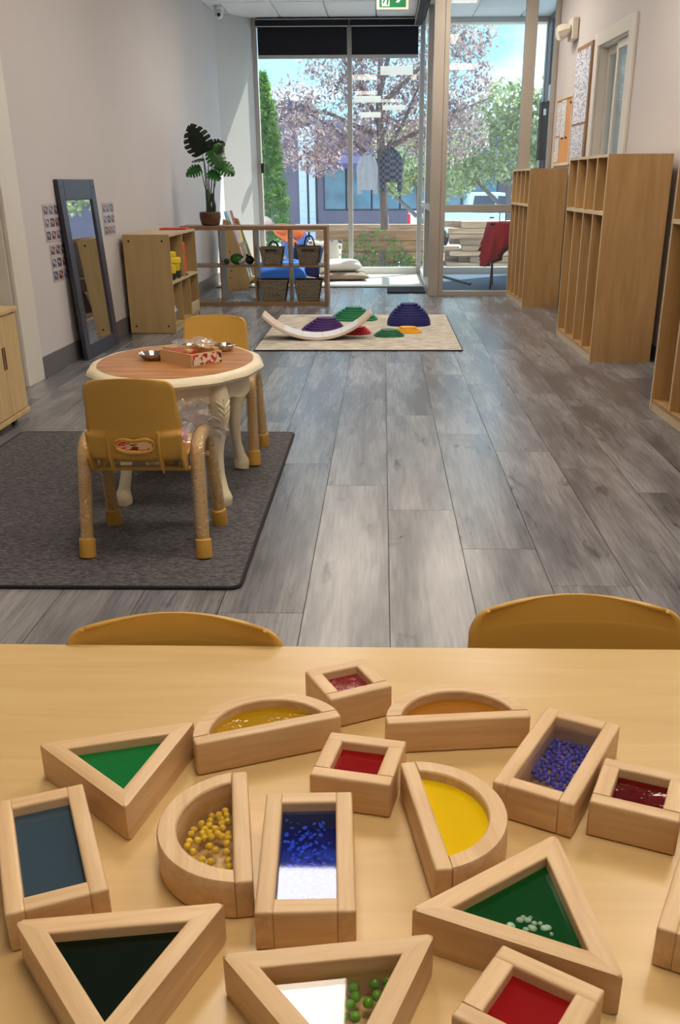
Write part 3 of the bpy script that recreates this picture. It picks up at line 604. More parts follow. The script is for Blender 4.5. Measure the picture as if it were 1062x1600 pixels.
# woven baskets
BASK = wood('grey_brown_weave', (152, 142, 124), (108, 98, 82), 'X', 2., rough=.8, rnd=.06)
def basket(label, x, y, z, w, d, h, handles, rz=0., grp=None):
    t = thing('woven_basket', label, 'basket', (x, y, z), rz, grp)
    bm = B(); n, m_ = 9, 9
    for side in range(4):
        ww, dd = (w, d) if side % 2 == 0 else (d, w)
        R_ = Matrix.Rotation(side*PI/2, 4, 'Z')
        for i in range(n):
            for j in range(m_):
                f = lambda u, v, o: R_ @ Vector(((u-.5)*ww*(.74+.26*v), -(dd/2)*(.74+.26*v)-o, .003+v*h))
                o = .008 if (i+j) % 2 else 0.
                u0, u1, v0, v1 = i/n, (i+1)/n, j/m_, (j+1)/m_
                q = [bm.verts.new(f(u0, v0, o*.4)), bm.verts.new(f(u1, v0, o*.4)), bm.verts.new(f(u1, v1, o*.4)), bm.verts.new(f(u0, v1, o*.4))]
                c = bm.verts.new(f((u0+u1)/2, (v0+v1)/2, o+.002))
                for k in range(4): bm.faces.new((q[k], q[(k+1) % 4], c))
    box(bm, -w*.36, w*.36, -d*.36, d*.36, 0, .006)
    ob('basket_body', bm, BASK, t)
    rm = B()
    for s in (-1, 1):
        tube(rm, [(-w/2-.003, s*(d/2+.002), h), (w/2+.003, s*(d/2+.002), h)], .007, 6); tube(rm, [(s*(w/2+.002), -d/2, h), (s*(w/2+.002), d/2, h)], .007, 6)
    ob('basket_rim', rm, BASK, t)
    if handles:
        for s in (-1, 1):
            pts = [(-.055, s*(d/2+.004), h*.72), (-.055, s*(d/2+.02), h*.86)]+[(-.055*math.cos(a*PI/6), s*(d/2+.03), h*.86+handles*math.sin(a*PI/6)) for a in range(1, 6)]+[(.055, s*(d/2+.02), h*.86), (.055, s*(d/2+.004), h*.72)]
            if s < 0: pts = [(p[0], p[1], h*.72+(.16*h if 1 < k < 7 else .02)) for k, p in enumerate(pts)]
            ob('handle', tube(B(), pts, .008, 6), BLACK, t, True)
    return t
basket('small woven basket with low black handles on the upper cube', cellx(2)-.01, 10.42, .394, .235, .22, .165, .075)
basket('small woven basket with tall looped black handle on the upper cube', cellx(3)+.01, 10.42, .394, .235, .22, .17, .13)
basket('wide woven basket without handles in the lower cube, beside the folded blue bag', cellx(2)-.005, 10.43, .0385, .30, .26, .205, 0, 0)
basket('woven basket without handles in the lower end cube', cellx(3), 10.43, .0385, .28, .25, .205, 0)
# green toys + blue bag in the shelf
GRN = mat('toy_green', (44, 112, 40), .5, vary=.3, vscale=30); 
t = thing('toy_turtle', 'green and white plush turtle lying on the upper cube', 'toy', (cellx(1)-.045, 10.42, .394))
ob('shell', ball(B(), (.02, 0, .055), .062, 14, 9, (1.2, 1, .88)), GRN, t, True); ob('belly', ball(B(), (.03, .01, .045), .066, 14, 9, (1.25, 1, .66)), WHITE_P, t, True); ob('head', ball(B(), (-.085, -.02, .032), .03, 10, 8), mat('toy_grey_green', (70, 76, 66), .6), t, True)
t = thing('toy_ball', 'dark green rounded toy beside the plush turtle', 'toy', (cellx(1)+.105, 10.42, .394)); ob('body', ball(B(), (0, 0, .045), .046, 12, 9, (1, 1, .96)), mat('toy_dark_green', (24, 56, 26), .5, vary=.2), t, True); ob('ear', ball(B(), (-.025, 0, .09), .014, 8, 6), mat('toy_dark_green', (24, 56, 26)), t, True)
bm = B(); vs_ = grid(bm, lambda u, v: Vector(((u-.5)*.30*(1-.15*v), (v-.5)*.26, .010+.055*math.sin(PI*u)*math.sin(PI*v)+.022*random.random()*math.sin(PI*u)*math.sin(PI*v))), 12, 10)
vs2 = grid(bm, lambda u, v: Vector(((u-.5)*.30*(1-.15*v), (v-.5)*.26, .001)), 12, 10); bmesh.ops.remove_doubles(bm, verts=bm.verts[:], dist=.0095)
tag(ob('folded_bag', bm, streak_mat('blue_white_print', ((62, 92, 120), (150, 172, 190), (222, 228, 232)), 5, (6, 18, 4), rough=.5, bump=.2), None, True, loc=(cellx(1), 10.43, .0385)), 'folded blue and white printed bag in the lower cube', 'bag')

# ------------------------------------------------------------------ monstera
pl = thing('potted_monstera', 'artificial monstera in a brown ribbed pot on the cube shelf', 'potted plant', (-1.755, 10.43, .77))
PR = .105
prof = [(.075, .001), (.088, .008)]
for i in range(9):
    z = .012+i*.0125; r = .092+.013*min(1, i/5); prof += [(r, z), (r+.003, z+.004), (r+.003, z+.009)]
prof += [(.104, .128), (.094, .128), (.09, .11)]
ob('pot', lathe(B(), prof, seg=28), wood('brown_ribbed_pot', (104, 66, 46), (66, 38, 26), 'X', 1., rough=.4), pl, True)
ob('soil', lathe(B(), [(.09, .10), (.089, .112)], seg=20), mat('soil', (52, 40, 30), .95, vary=.3, vscale=60), pl)
LEAF = mat('monstera_green', (40, 104, 38), .38, vary=.35, vscale=7); LEAF_D = mat('monstera_dark', (22, 46, 26), .38, vary=.35, vscale=7)
STEM = mat('monstera_stem', (44, 72, 40), .5, vary=.2)
def mleaf(L, m, base, tip_dir, normal, curl=.25):
    bm = B(); n = 6; tip_dir = Vector(tip_dir).normalized(); nrm = Vector(normal); nrm = (nrm-nrm.dot(tip_dir)*tip_dir).normalized(); side = tip_dir.cross(nrm)
    def wid(t): return .56*L*(math.sin(PI*min(1, t*.84+.15))**.7)*(1-.12*t)
    def P(s, t, f):
        back = .10*L*(1-t)*f
        x = s*wid(t)*f; y = t*L-back*.8+.06*L*f; z = -curl*L*((t-.25)**2)*.9-.10*L*f*f+.02*L*math.sin(t*19)*f
        return Vector(base)+side*x+tip_dir*y+nrm*z
    mid = [bm.verts.new(P(0, i/n, 0)) for i in range(n+1)]
    for s in (-1, 1):
        inn = [bm.verts.new(P(s, i/n, .58)) for i in range(n+1)]
        for i in range(n):
            q = [mid[i], mid[i+1], inn[i+1], inn[i]]; bm.faces.new(q if s > 0 else q[::-1])
            a, b = (i+.05)/n, (i+.90)/n
            if i in (0,): a = 0
            if i == n-1: b = 1.0
            o0, o1, o2 = bm.verts.new(P(s, a+.02, .98)), bm.verts.new(P(s, (a+b)/2+.03, 1.03)), bm.verts.new(P(s, b, .96))
            i0, i1 = bm.verts.new(P(s, a, .575)), bm.verts.new(P(s, b, .575))
            bm.faces.new((i0, i1, o2, o1, o0) if s < 0 else (i0, o0, o1, o2, i1))
            q = [inn[i], i0, i1, inn[i+1]]
    bm2 = bm; bmesh.ops.solidify(bm2, geom=bm2.faces[:], thickness=.0016)
    return ob('leaf', bm, m, pl)
def stem(base, top, bend, r=.0075):
    base, top = Vector(base), Vector(top); pts = []
    for i in range(9):
        t = i/8; p = base.lerp(top, t)+Vector(bend)*math.sin(PI*t); pts.append(p)
    ob('stem', tube(B(), pts, [r*(1-.55*i/8) for i in range(9)], 7), STEM, pl, True)
LV = [  # leaf base (end of the stem), tip direction, normal, length, material
    ((-.035, 0, .66), (-.45, -.15, 1.0), (-.2, -1, .25), .27, LEAF_D),
    ((.02, .02, .70), (.95, .15, .50), (.1, -.75, .55), .17, LEAF_D),
    ((.055, 0, .70), (.55, -.2, -.85), (.35, -.9, .35), .20, LEAF),
    ((-.06, -.02, .54), (-.9, -.25, -.30), (.0, -.75, .75), .16, LEAF),
    ((.12, 0, .57), (.85, -.1, -.42), (.1, -.7, .6), .17, LEAF),
    ((.02, -.01, .51), (.75, -.4, -.45), (.0, -.7, .7), .14, LEAF),
    ((-.03, .02, .62), (-.9, .2, -.05), (.0, -.3, 1), .13, LEAF_D),
    ((.10, .0, .66), (.55, .3, .7), (.5, -.8, .1), .12, LEAF)]
for i, (b, d, nm, L, m) in enumerate(LV):
    stem((-.03+.012*(i % 4)+(.035 if i % 2 else 0), .01*(i % 3-1), .10), b, (-.012 if i % 2 else .010, 0, 0)); mleaf(L, m, b, d, nm)
ob('trunk', tube(B(), [(-.012, 0, .10), (-.016, 0, .22), (-.022, 0, .34)], [.024, .019, .012], 9), mat('monstera_trunk', (34, 48, 32), .6, vary=.25, vscale=25), pl, True)
ob('trunk', tube(B(), [(.04, 0, .10), (.045, 0, .18), (.034, 0, .30)], [.018, .022, .010], 9), mat('monstera_trunk', (34, 48, 32)), pl, True)

# ------------------------------------------------------------------ book rack, pillows, mats in the bay
rk = thing('book_rack', 'plywood sloping book rack standing behind the cube shelf', 'book rack', (-1.90, 11.93, 0))
prof_ = [(0, 0.002), (.30, 0.002), (.315, .12), (.26, .34), (.12, .76), (.04, .78), (.0, .56)]
for y in (0, .70):
    bm = B(); prism(bm, prof_, 0, .02, Matrix(((1, 0, 0, 0), (0, 0, 1, y), (0, 1, 0, 0), (0, 0, 0, 1))), bev=.003)
    s = ob('side_panel', bm, CAB, rk)
    for x, z in ((.09, .72), (.10, .42), (.10, .21), (.09, .13)): ob('rack_screw', tube(B(), [(x, y-.003, z), (x, y+.0005, z)], .009, 8), SCREW, s)
for k, (x, z) in enumerate(((.25, .08), (.22, .28), (.16, .48), (.08, .66))): bx('ledge', CAB, rk, x-.10, x+.06, .0205, .6995, z, z+.015)
bcol = [(226, 170, 176), (240, 214, 120), (120, 160, 200), (236, 236, 230), (200, 70, 50), (140, 190, 120), (180, 150, 200)]
nb = 0
for k, (x, z) in enumerate(((.25, .08), (.22, .28), (.16, .48), (.08, .66))):
    for j in range(3):
        yy = 11.93+.06+.215*j; col = bcol[nb % 7]; cn = ['pink', 'yellow', 'blue', 'white', 'red', 'green', 'lilac'][nb % 7]; nb += 1
        o = ob('picture_book', box(B(), 0, .012, 0, .185, 0, .185, bev=.001), print_mat('book_cover_%d' % nb, col, [(90, 90, 120), (240, 236, 220)], 3, 3, .3), None, loc=(-1.90+x+.005, yy, z+.0165), rot=(0, math.radians(-13), 0))
        tag(o, '%s covered picture book on rack ledge %s' % (cn, ('nearest the floor', 'second from the floor', 'third from the floor', 'at the very top')[k]), 'book')
def pillow(name, label, m, loc, rot, w, h, th, cat='pillow'):
    bm = B()
    def f(s):
        def g(u, v):
            a, b = 2*u-1, 2*v-1
            k = max(0, (1-abs(a)**3.0)*(1-abs(b)**3.0))**.5
            px_ = 1-.07*(1-b*b)*0; return Vector((a*w/2*(1-.08*(1-abs(b))**1*abs(a)**6), b*h/2*(1-.08*(1-abs(a))*abs(b)**6), s*th/2*k+s*.001))
        return g
    grid(bm, f(1), 18, 18); grid(bm, f(-1), 18, 18)
    bmesh.ops.remove_doubles(bm, verts=bm.verts[:], dist=.0025)
    return tag(ob(name, bm, m, None, 'full', loc=loc, rot=rot), label, cat)
pillow('pillow', 'big bright blue cushion lying on the bay floor', mat('blue_fabric', (22, 84, 172), .8, vary=.06), (-1.28, 12.85, .135), (math.radians(12), 0, .1), .62, .55, .24)
pillow('pillow', 'dark navy cushion propped against the dotted pillow', mat('navy_fabric', (14, 22, 72), .8, vary=.06), (-1.0, 13.34, .225), (math.radians(70), .1, -.25), .42, .42, .16)
DOT = mat('dot_fabric', (226, 222, 210), .85); 
m, n, l, b = base_mat('grey_dotted_fabric'); t_ = n.new('ShaderNodeTexCoord'); vo = n.new('ShaderNodeTexVoronoi'); vo.inputs['Scale'].default_value = 11; vo.inputs['Randomness'].default_value = .45; r = n.new('ShaderNodeValToRGB'); r.color_ramp.interpolation = 'CONSTANT'
r.color_ramp.elements[0].color = lin((120, 112, 104)); r.color_ramp.elements[1].color = lin((230, 226, 214)); r.color_ramp.elements[1].position = .36; l.new(t_.outputs['Object'], vo.inputs[0]); l.new(vo.outputs[0], r.inputs[0]); l.new(r.outputs[0], b.inputs['Base Color']); b.inputs['Roughness'].default_value = .9
pillow('pillow', 'white pillow with grey dots standing against the window', m, (-.78, 13.70, .235), (math.radians(74), .0, .05), .48, .46, .16)
pillow('floor_cushion', 'flat taupe floor cushion lying on the sunny bay floor', mat('taupe_fabric', (150, 132, 116), .9, vary=.08), (-.50, 13.14, .055), (0, 0, .05), .66, .60, .10, 'cushion')
pillow('pillow', 'plump white pillow lying on the taupe cushion', mat('white_fabric', (224, 220, 214), .9, vary=.04), (-.52, 13.18, .178), (0.04, 0, .1), .50, .42, .14)
tag(ob('door_mat', box(B(), .06, .50, 11.46, 12.05, .001, .016, bev=.004), mat('charcoal_mat', (36, 38, 44), .95, bump=.5, bscale=200)), 'small charcoal door mat beside the partition post', 'mat')
tag(ob('entrance_mat', box(B(), .66, 2.03, 11.32, 13.75, .003, .012, bev=.003), mat('blue_grey_mat', (82, 96, 118), .95, vary=.15, vscale=60, bump=.5, bscale=150)), 'blue grey entrance mat behind the glass partition', 'mat')
# table with red cloth in the vestibule
vt = thing('folding_table', 'small black legged folding table under a red cloth behind the glass', 'table', (1.52, 11.95, 0))
bx('table_top', BLACK, vt, -.28, .28, -.22, .22, .715, .735)
for x in (-.22, .22):
    for y in (-.17, .17): ob('leg', tube(B(), [(x+.03*(1 if y > 0 else -1), y, .013), (x, y*.9, .715)], .011, 8), BLACK, vt)
    ob('stretcher', tube(B(), [(x-.03, -.17, .03), (x+.03, .17, .03)], .009, 8), BLACK, vt)
RED = mat('crimson_cloth', (186, 16, 44), .7, vary=.15, vscale=14, bump=.15, bscale=200)
bm = B()
rings = []
NN = 64
for k, (f, z) in enumerate(((.55, .738), (1.0, .738), (1.03, .725), (1.07, .62), (1.10, .50), (1.13, .40), (1.15, .0))):
    ring = []
    for i in range(NN):
        a = 2*PI*i/NN; ca, sa = math.cos(a), math.sin(a); q = (abs(ca)**6+abs(sa)**6)**(-1/6.)
        fold = .0 if k < 3 else .016*math.sin(i*1.9)*(k-2)
        zz = z
        if k == 6: zz = .52-.26*abs(math.sin(i*.19+.6))**1.5
        if k in (4, 5): zz = max(zz, .54-.26*abs(math.sin(i*.19+.6))**1.5+(.03 if k == 4 else .015))
        ring.append(bm.verts.new((ca*q*(.285*f+fold), sa*q*(.225*f+fold), zz)))
    rings.append(ring)
for a, b in zip(rings, rings[1:]):
    for i in range(NN): bm.faces.new((a[i], a[(i+1) % NN], b[(i+1) % NN], b[i]))
bm.faces.new(rings[0])
tag(ob('red_tablecloth', bm, RED, None, True, loc=(1.52, 11.95, 0)), 'fringed crimson cloth draped over the entrance table', 'tablecloth')
rs = thing('wire_rack', 'small dark wire rack standing on the red cloth', 'rack', (1.50, 11.95, .7385))
for x in (-.14, -.07, 0, .07, .14): ob('wire', tube(B(), [(x, 0, 0.004), (x, 0, .11)], .005, 6), mat('dark_blue_wire', (50, 60, 96), .4), rs)
ob('rail', tube(B(), [(-.145, 0, .11), (.145, 0, .11)], .005, 6), mat('dark_blue_wire', (50, 60, 96)), rs); ob('rail', tube(B(), [(-.145, 0, .005), (.145, 0, .005)], .005, 6), mat('dark_blue_wire', (50, 60, 96)), rs)
sd = thing('fallen_pole', 'black folded pole lying on the entrance mat', 'pole', (0, 0, 0)); ob('pole', tube(B(), [(.80, 13.3, .028), (1.08, 12.25, .028)], .014, 8), BLACK, sd); ob('pole_end', ball(B(), (.80, 13.3, .035), .03, 10, 8, (1, 1, .7)), BLACK, sd)

# ------------------------------------------------------------------ play rug, board, stepping stones
pr = thing('play_rug', 'oatmeal streaked rectangular play rug under the stepping stones', 'rug', (-.18, 8.43, 0))
bx('rug_pile', PRUG, pr, -.79, .79, -1.04, 1.05, .0, .010, bev=.003); rb_ = B()
for a in ((-.797, .797, -1.05, -1.04), (-.797, .797, 1.05, 1.058), (-.797, -.79, -1.04, 1.05), (.79, .797, -1.04, 1.05)): box(rb_, a[0], a[1], a[2], a[3], 0, .009)
ob('rug_binding', rb_, RUGB, pr)
wb_ = thing('balance_board', 'pale curved wooden balance board lying on the play rug', 'balance board', (-.53, 7.98, .011), math.radians(3))
Rb = .61
bm = B(); bm2 = B()
def brd(bmx, r0, r1, a0, a1, y0, y1):
    vv = []
    n = 26
    for i in range(n+1):
        a = a0+(a1-a0)*i/n; c, s = math.sin(a), -math.cos(a)
        e = min(1, 4*min(i, n-i)/n+.55)
        vv.append([bmx.verts.new((r*c, y*(e if False else 1), Rb+r*s)) for r, y in ((r0, y0), (r0, y1), (r1, y1), (r1, y0))])
    for p, q in zip(vv, vv[1:]):
        for k in range(4): bmx.faces.new((p[k], p[(k+1) % 4], q[(k+1) % 4], q[k]))
    bmx.faces.new(vv[0][::-1]); bmx.faces.new(vv[-1])
brd(bm, Rb, Rb-.02, -.80, .82, -.15, .15); ob('board', bm, wood('pale_ash_board', (224, 208, 192), (204, 184, 166), 'X', 1., rough=.5), wb_, True)
for k in range(4):
    bm2 = B(); brd(bm2, Rb-.0203, Rb-.0225, -.46+.27*k, -.46+.27*k+.255, -.145, .145); ob('lining_panel', bm2, mat('white_lining', (222, 224, 230), .6, vary=.04), wb_, True)
bm = B(); brd(bm, Rb+.0003, Rb+.003, -.78, .80, -.148, .148)
for v in bm.verts: pass
ob('felt_backing', bm, mat('brown_felt', (96, 80, 66), .95), wb_, True)
for o in (wb_,): o.location.z = .0145
def stone(label, m, x, y, w, d, h, tiers, rz, skew=(0., 0.), sides=4, topf=.42, powr=1.15):
    bm = B(); N = 28; th = h/tiers
    def outline(f, k):
        pts = []
        for i in range(N):
            a = 2*PI*i/N
            e = 2.6 if sides == 4 else (2.0 if sides == 0 else 2.2)
            ca, sa = math.cos(a), math.sin(a); q = (abs(ca)**e+abs(sa)**e)**(-1/e)
            if sides == 3: q *= 1+.14*math.cos(3*a)
            pts.append((ca*q*w/2*f+skew[0]*w*(1-f), sa*q*d/2*f+skew[1]*d*(1-f)))
        return pts
    rings = []
    for k in range(tiers):
        f = 1-(1-topf)*(k/max(1, tiers-1))**powr
        p = outline(f, k)
        for z, g in ((k*th, 1.), (k*th+th*.75, .995), ((k+1)*th, .965)):
            c = (sum(a for a, _ in p)/N, sum(b for _, b in p)/N)
            rings.append([bm.verts.new((c[0]+(a-c[0])*g, c[1]+(b-c[1])*g, z)) for a, b in p])
    for a, b in zip(rings, rings[1:]):
        for i in range(N): bm.faces.new((a[i], a[(i+1) % N], b[(i+1) % N], b[i]))
    bm.faces.new(rings[0][::-1]); bm.faces.new(rings[-1])
    return tag(ob('stepping_stone', bm, m, None, True, loc=(x, y, .0105), rot=(0, 0, rz)), label, 'stepping stone')
stone('tall navy blue ridged stepping stone, the biggest on the rug', mat('navy_rubber', (22, 24, 104), .55, vary=.04), .24, 8.80, .39, .36, .178, 9, 0, topf=.40, powr=1.9)
stone('purple ridged stepping stone behind the balance board', mat('purple_rubber', (64, 26, 104), .55, vary=.04), -.50, 8.42, .38, .30, .105, 6, .15, (.12, 0), topf=.45)
stone('flat red stepping stone under the end of the balance board', mat('red_rubber', (204, 32, 52), .55, vary=.04), -.21, 8.24, .24, .22, .055, 4, 0, topf=.6)
stone('green stepping stone partly hidden behind the balance board', mat('green_rubber', (16, 122, 78), .55, vary=.04), -.26, 9.12, .44, .32, .11, 6, 0, topf=.35)
stone('low green stepping stone lying beside the yellow one', mat('mid_green_rubber', (22, 104, 66), .55, vary=.04), .06, 8.10, .25, .22, .05, 4, .2, topf=.55)
stone('low yellow stepping stone in front of the navy one', mat('yellow_rubber', (232, 170, 30), .55, vary=.04), .22, 8.30, .24, .20, .045, 4, -.1, topf=.6)

# ------------------------------------------------------------------ charcoal rug, oval table, chairs
rg = thing('charcoal_rug', 'charcoal heathered rug with black binding under the oval table', 'rug', (-1.145, 3.77, 0))
ob('rug_pile', prism(B(), rrect(-.695, .695, -1.01, 1.01, .03), .0005, .010), RUG, rg)
bm = B(); pth = rrect(-.70, .70, -1.015, 1.015, .035, 5); pth = pth+[pth[0]]; tube(bm, [(x, y, .0062) for x, y in pth], .006, 6, False); ob('rug_binding', bm, RUGB, rg, True)
RZ = .0105
def ell(a, b, n, k=0., m=12): return [((a+k*math.cos(m*2*PI*i/n))*math.cos(2*PI*i/n), (b+k*math.cos(m*2*PI*i/n))*math.sin(2*PI*i/n)) for i in range(n)]
ot = thing('oval_table', 'small oval table with oak top, cream rim and carved cream legs', 'table', (-.82, 3.855, RZ))
TA, TB, TZ = .338, .435, .517
bm = B(); N = 72; rings = []
for r, z in ((-.03, TZ-.038), (-.004, TZ-.036), (.006, TZ-.024), (.002, TZ-.014), (-.006, TZ-.006), (-.022, TZ+.001), (-.036, TZ+.0)):
    rings.append([bm.verts.new((x, y, z)) for x, y in ell(TA+r, TB+r, N, .004, 14)])
for a, b in zip(rings, rings[1:]):
    for i in range(N): bm.faces.new((a[i], a[(i+1) % N], b[(i+1) % N], b[i]))
bm.faces.new(rings[0][::-1]); bm.faces.new(rings[-1]); ob('table_rim', bm, CREAM, ot, True)
ob('oak_top', prism(B(), ell(TA-.034, TB-.034, N), TZ-.004, TZ+.0015), OAK, ot)
bm = B(); rings = []
for r, zf in ((-.055, 0), (-.055, 1), (-.075, 1), (-.075, 0)):
    ring = []
    for i, (x, y) in enumerate(ell(TA+r, TB+r, N)):
        zl = TZ-.125+.022*abs(math.sin(2*2*PI*i/N))-.010*abs(math.sin(6*2*PI*i/N)); ring.append(bm.verts.new((x, y, TZ-.04 if zf else zl)))
    rings.append(ring)
for a, b in zip(rings, rings[1:]+rings[:1]):
    for i in range(N): bm.faces.new((a[i], a[(i+1) % N], b[(i+1) % N], b[i]))
ob('apron', bm, CREAM, ot, True)
for sx in (-1, 1):
    for sy in (-1, 1):
        bm = B(); o = Vector((sx*.19, sy*.25)); dn = Vector((sx*.62, sy*.78)).normalized()
        ctrl = [(0, .002, .032), (.004, .03, .034), (-.004, .06, .024), (-.022, .12, .0215), (-.03, .2, .025), (-.018, .29, .034), (.006, .36, .042), (.012, .41, .042), (.0, .475, .036)]
        pts = [(o.x+dn.x*(d+.012), o.y+dn.y*(d+.012), z) for d, z, _ in ctrl]
        import bisect
        fine, rr = [], []
        for i in range(len(ctrl)-1):
            for k in range(4):
                t = k/4; p0, p1 = Vector(pts[i]), Vector(pts[i+1]); fine.append(p0.lerp(p1, t)); rr.append(ctrl[i][2]*(1-t)+ctrl[i+1][2]*t)
        fine.append(Vector(pts[-1])); rr.append(ctrl[-1][2])
        for _ in range(2):
            f2 = fine[:]
            for i in range(1, len(fine)-1): f2[i] = (fine[i-1]+fine[i]*2+fine[i+1])/4
            fine = f2
        tube(bm, fine, rr, 12); lg = ob('leg', bm, CREAM, ot, True)
        # carved shell with leaves on the knee
        cv = B()
        def knee(zq):
            for (d0, z0, r0), (d1, z1, r1) in zip(ctrl, ctrl[1:]):
                if z0 <= zq <= z1: f = (zq-z0)/(z1-z0); return d0+(d1-d0)*f+.012, r0+(r1-r0)*f
            return ctrl[-1][0]+.012, ctrl[-1][2]
        def on_leg(zq, side):
            d, r = knee(zq); side = max(-.9*r, min(.9*r, side)); e = d+math.sqrt(r*r-side*side)+.001
            return Vector((o.x+dn.x*e-dn.y*side, o.y+dn.y*e+dn.x*side, zq))
        for j in range(6):
            for s in (-1, 1):
                z = .405-.022*j; w_ = s*.030*(1-.08*j)
                tube(cv, [on_leg(z-.014, s*.002), on_leg(z, w_*.55), on_leg(z+.012, w_)], [.0045, .006, .0035], 6)
        tube(cv, [on_leg(.425-.024*k, 0) for k in range(8)], .004, 6)
        ob('carving', cv, CREAM, lg, True)
# things on the oval table
OTZ = RZ+TZ+.0018
wb2 = thing('wooden_toy_box', 'shallow wooden toy box with red printed side and pegs', 'toy box', (-.75, 3.80, OTZ), math.radians(-42))
PLY = wood('pale_pine', (216, 180, 128), (196, 156, 102), 'X', 1.5, rough=.5)
for n, a in (('box_wall', (-.10, .10, -.075, -.067)), ('box_wall', (-.10, .10, .067, .075)), ('box_wall', (-.10, -.092, -.067, .067)), ('box_wall', (.092, .10, -.067, .067))): bx(n, PLY, wb2, a[0], a[1], a[2], a[3], .003, .048)
bx('box_floor', PLY, wb2, -.10, .10, -.075, .075, 0, .003); bx('printed_side', print_mat('red_letter_print', (222, 208, 184), [(170, 30, 36), (60, 40, 40), (196, 60, 60)], 9, 2.2, .5), wb2, .1002, .1015, -.07, .07, .006, .045)
bx('red_card', mat('red_card', (196, 58, 48)), wb2, -.07, .0, -.05, .03, .0035, .044, bev=.004)
for x, y in ((-.08, -.055), (.05, -.05), (.08, .055), (-.02, .055)): bx('peg', PLY, wb2, x-.014, x+.014, y-.012, y+.012, .0485, .060, bev=.003)
bm = B(); grid(bm, lambda u, v: Vector(((u-.5)*.16, (v-.5)*.12, .052+.018*math.sin(u*7)*math.cos(v*6)*.6+.016*math.sin(PI*u)*math.sin(PI*v)+random.uniform(0, .004))), 14, 10)
tag(ob('plastic_bag', bm, BAGFILM, None, True, loc=(-.735, 3.815, OTZ+.018), rot=(0, 0, .4)), 'crinkled clear plastic bag lying over the wooden toy box', 'plastic bag')
def dish(label, x, y, r):
    t = thing('metal_dish', label, 'dish', (x, y, OTZ)); N = 32; bm = B(); rings = []
    for f, z in ((.62, 0.0), (.66, .002), (.86, .016), (1., .026), (.97, .0265), (.83, .018), (.62, .004)):
        rings.append([bm.verts.new(((r*f*(1+.03*math.cos(12*2*PI*i/N)*f))*math.cos(2*PI*i/N), (r*f*(1+.03*math.cos(12*2*PI*i/N)*f))*math.sin(2*PI*i/N), z)) for i in range(N)])
    for a, b in zip(rings, rings[1:]):
        for i in range(N): bm.faces.new((a[i], a[(i+1) % N], b[(i+1) % N], b[i]))
    bm.faces.new(rings[0][::-1]); bm.faces.new(rings[-1]); ob('dish_body', bm, CHROME, t, True)
    return t
dish('shiny metal dish in front of the wooden toy box', -.915, 3.86, .058); dish('shiny metal dish behind the wooden toy box', -.80, 4.05, .055); dish('smaller metal dish beside the far chair', -.66, 4.08, .045)

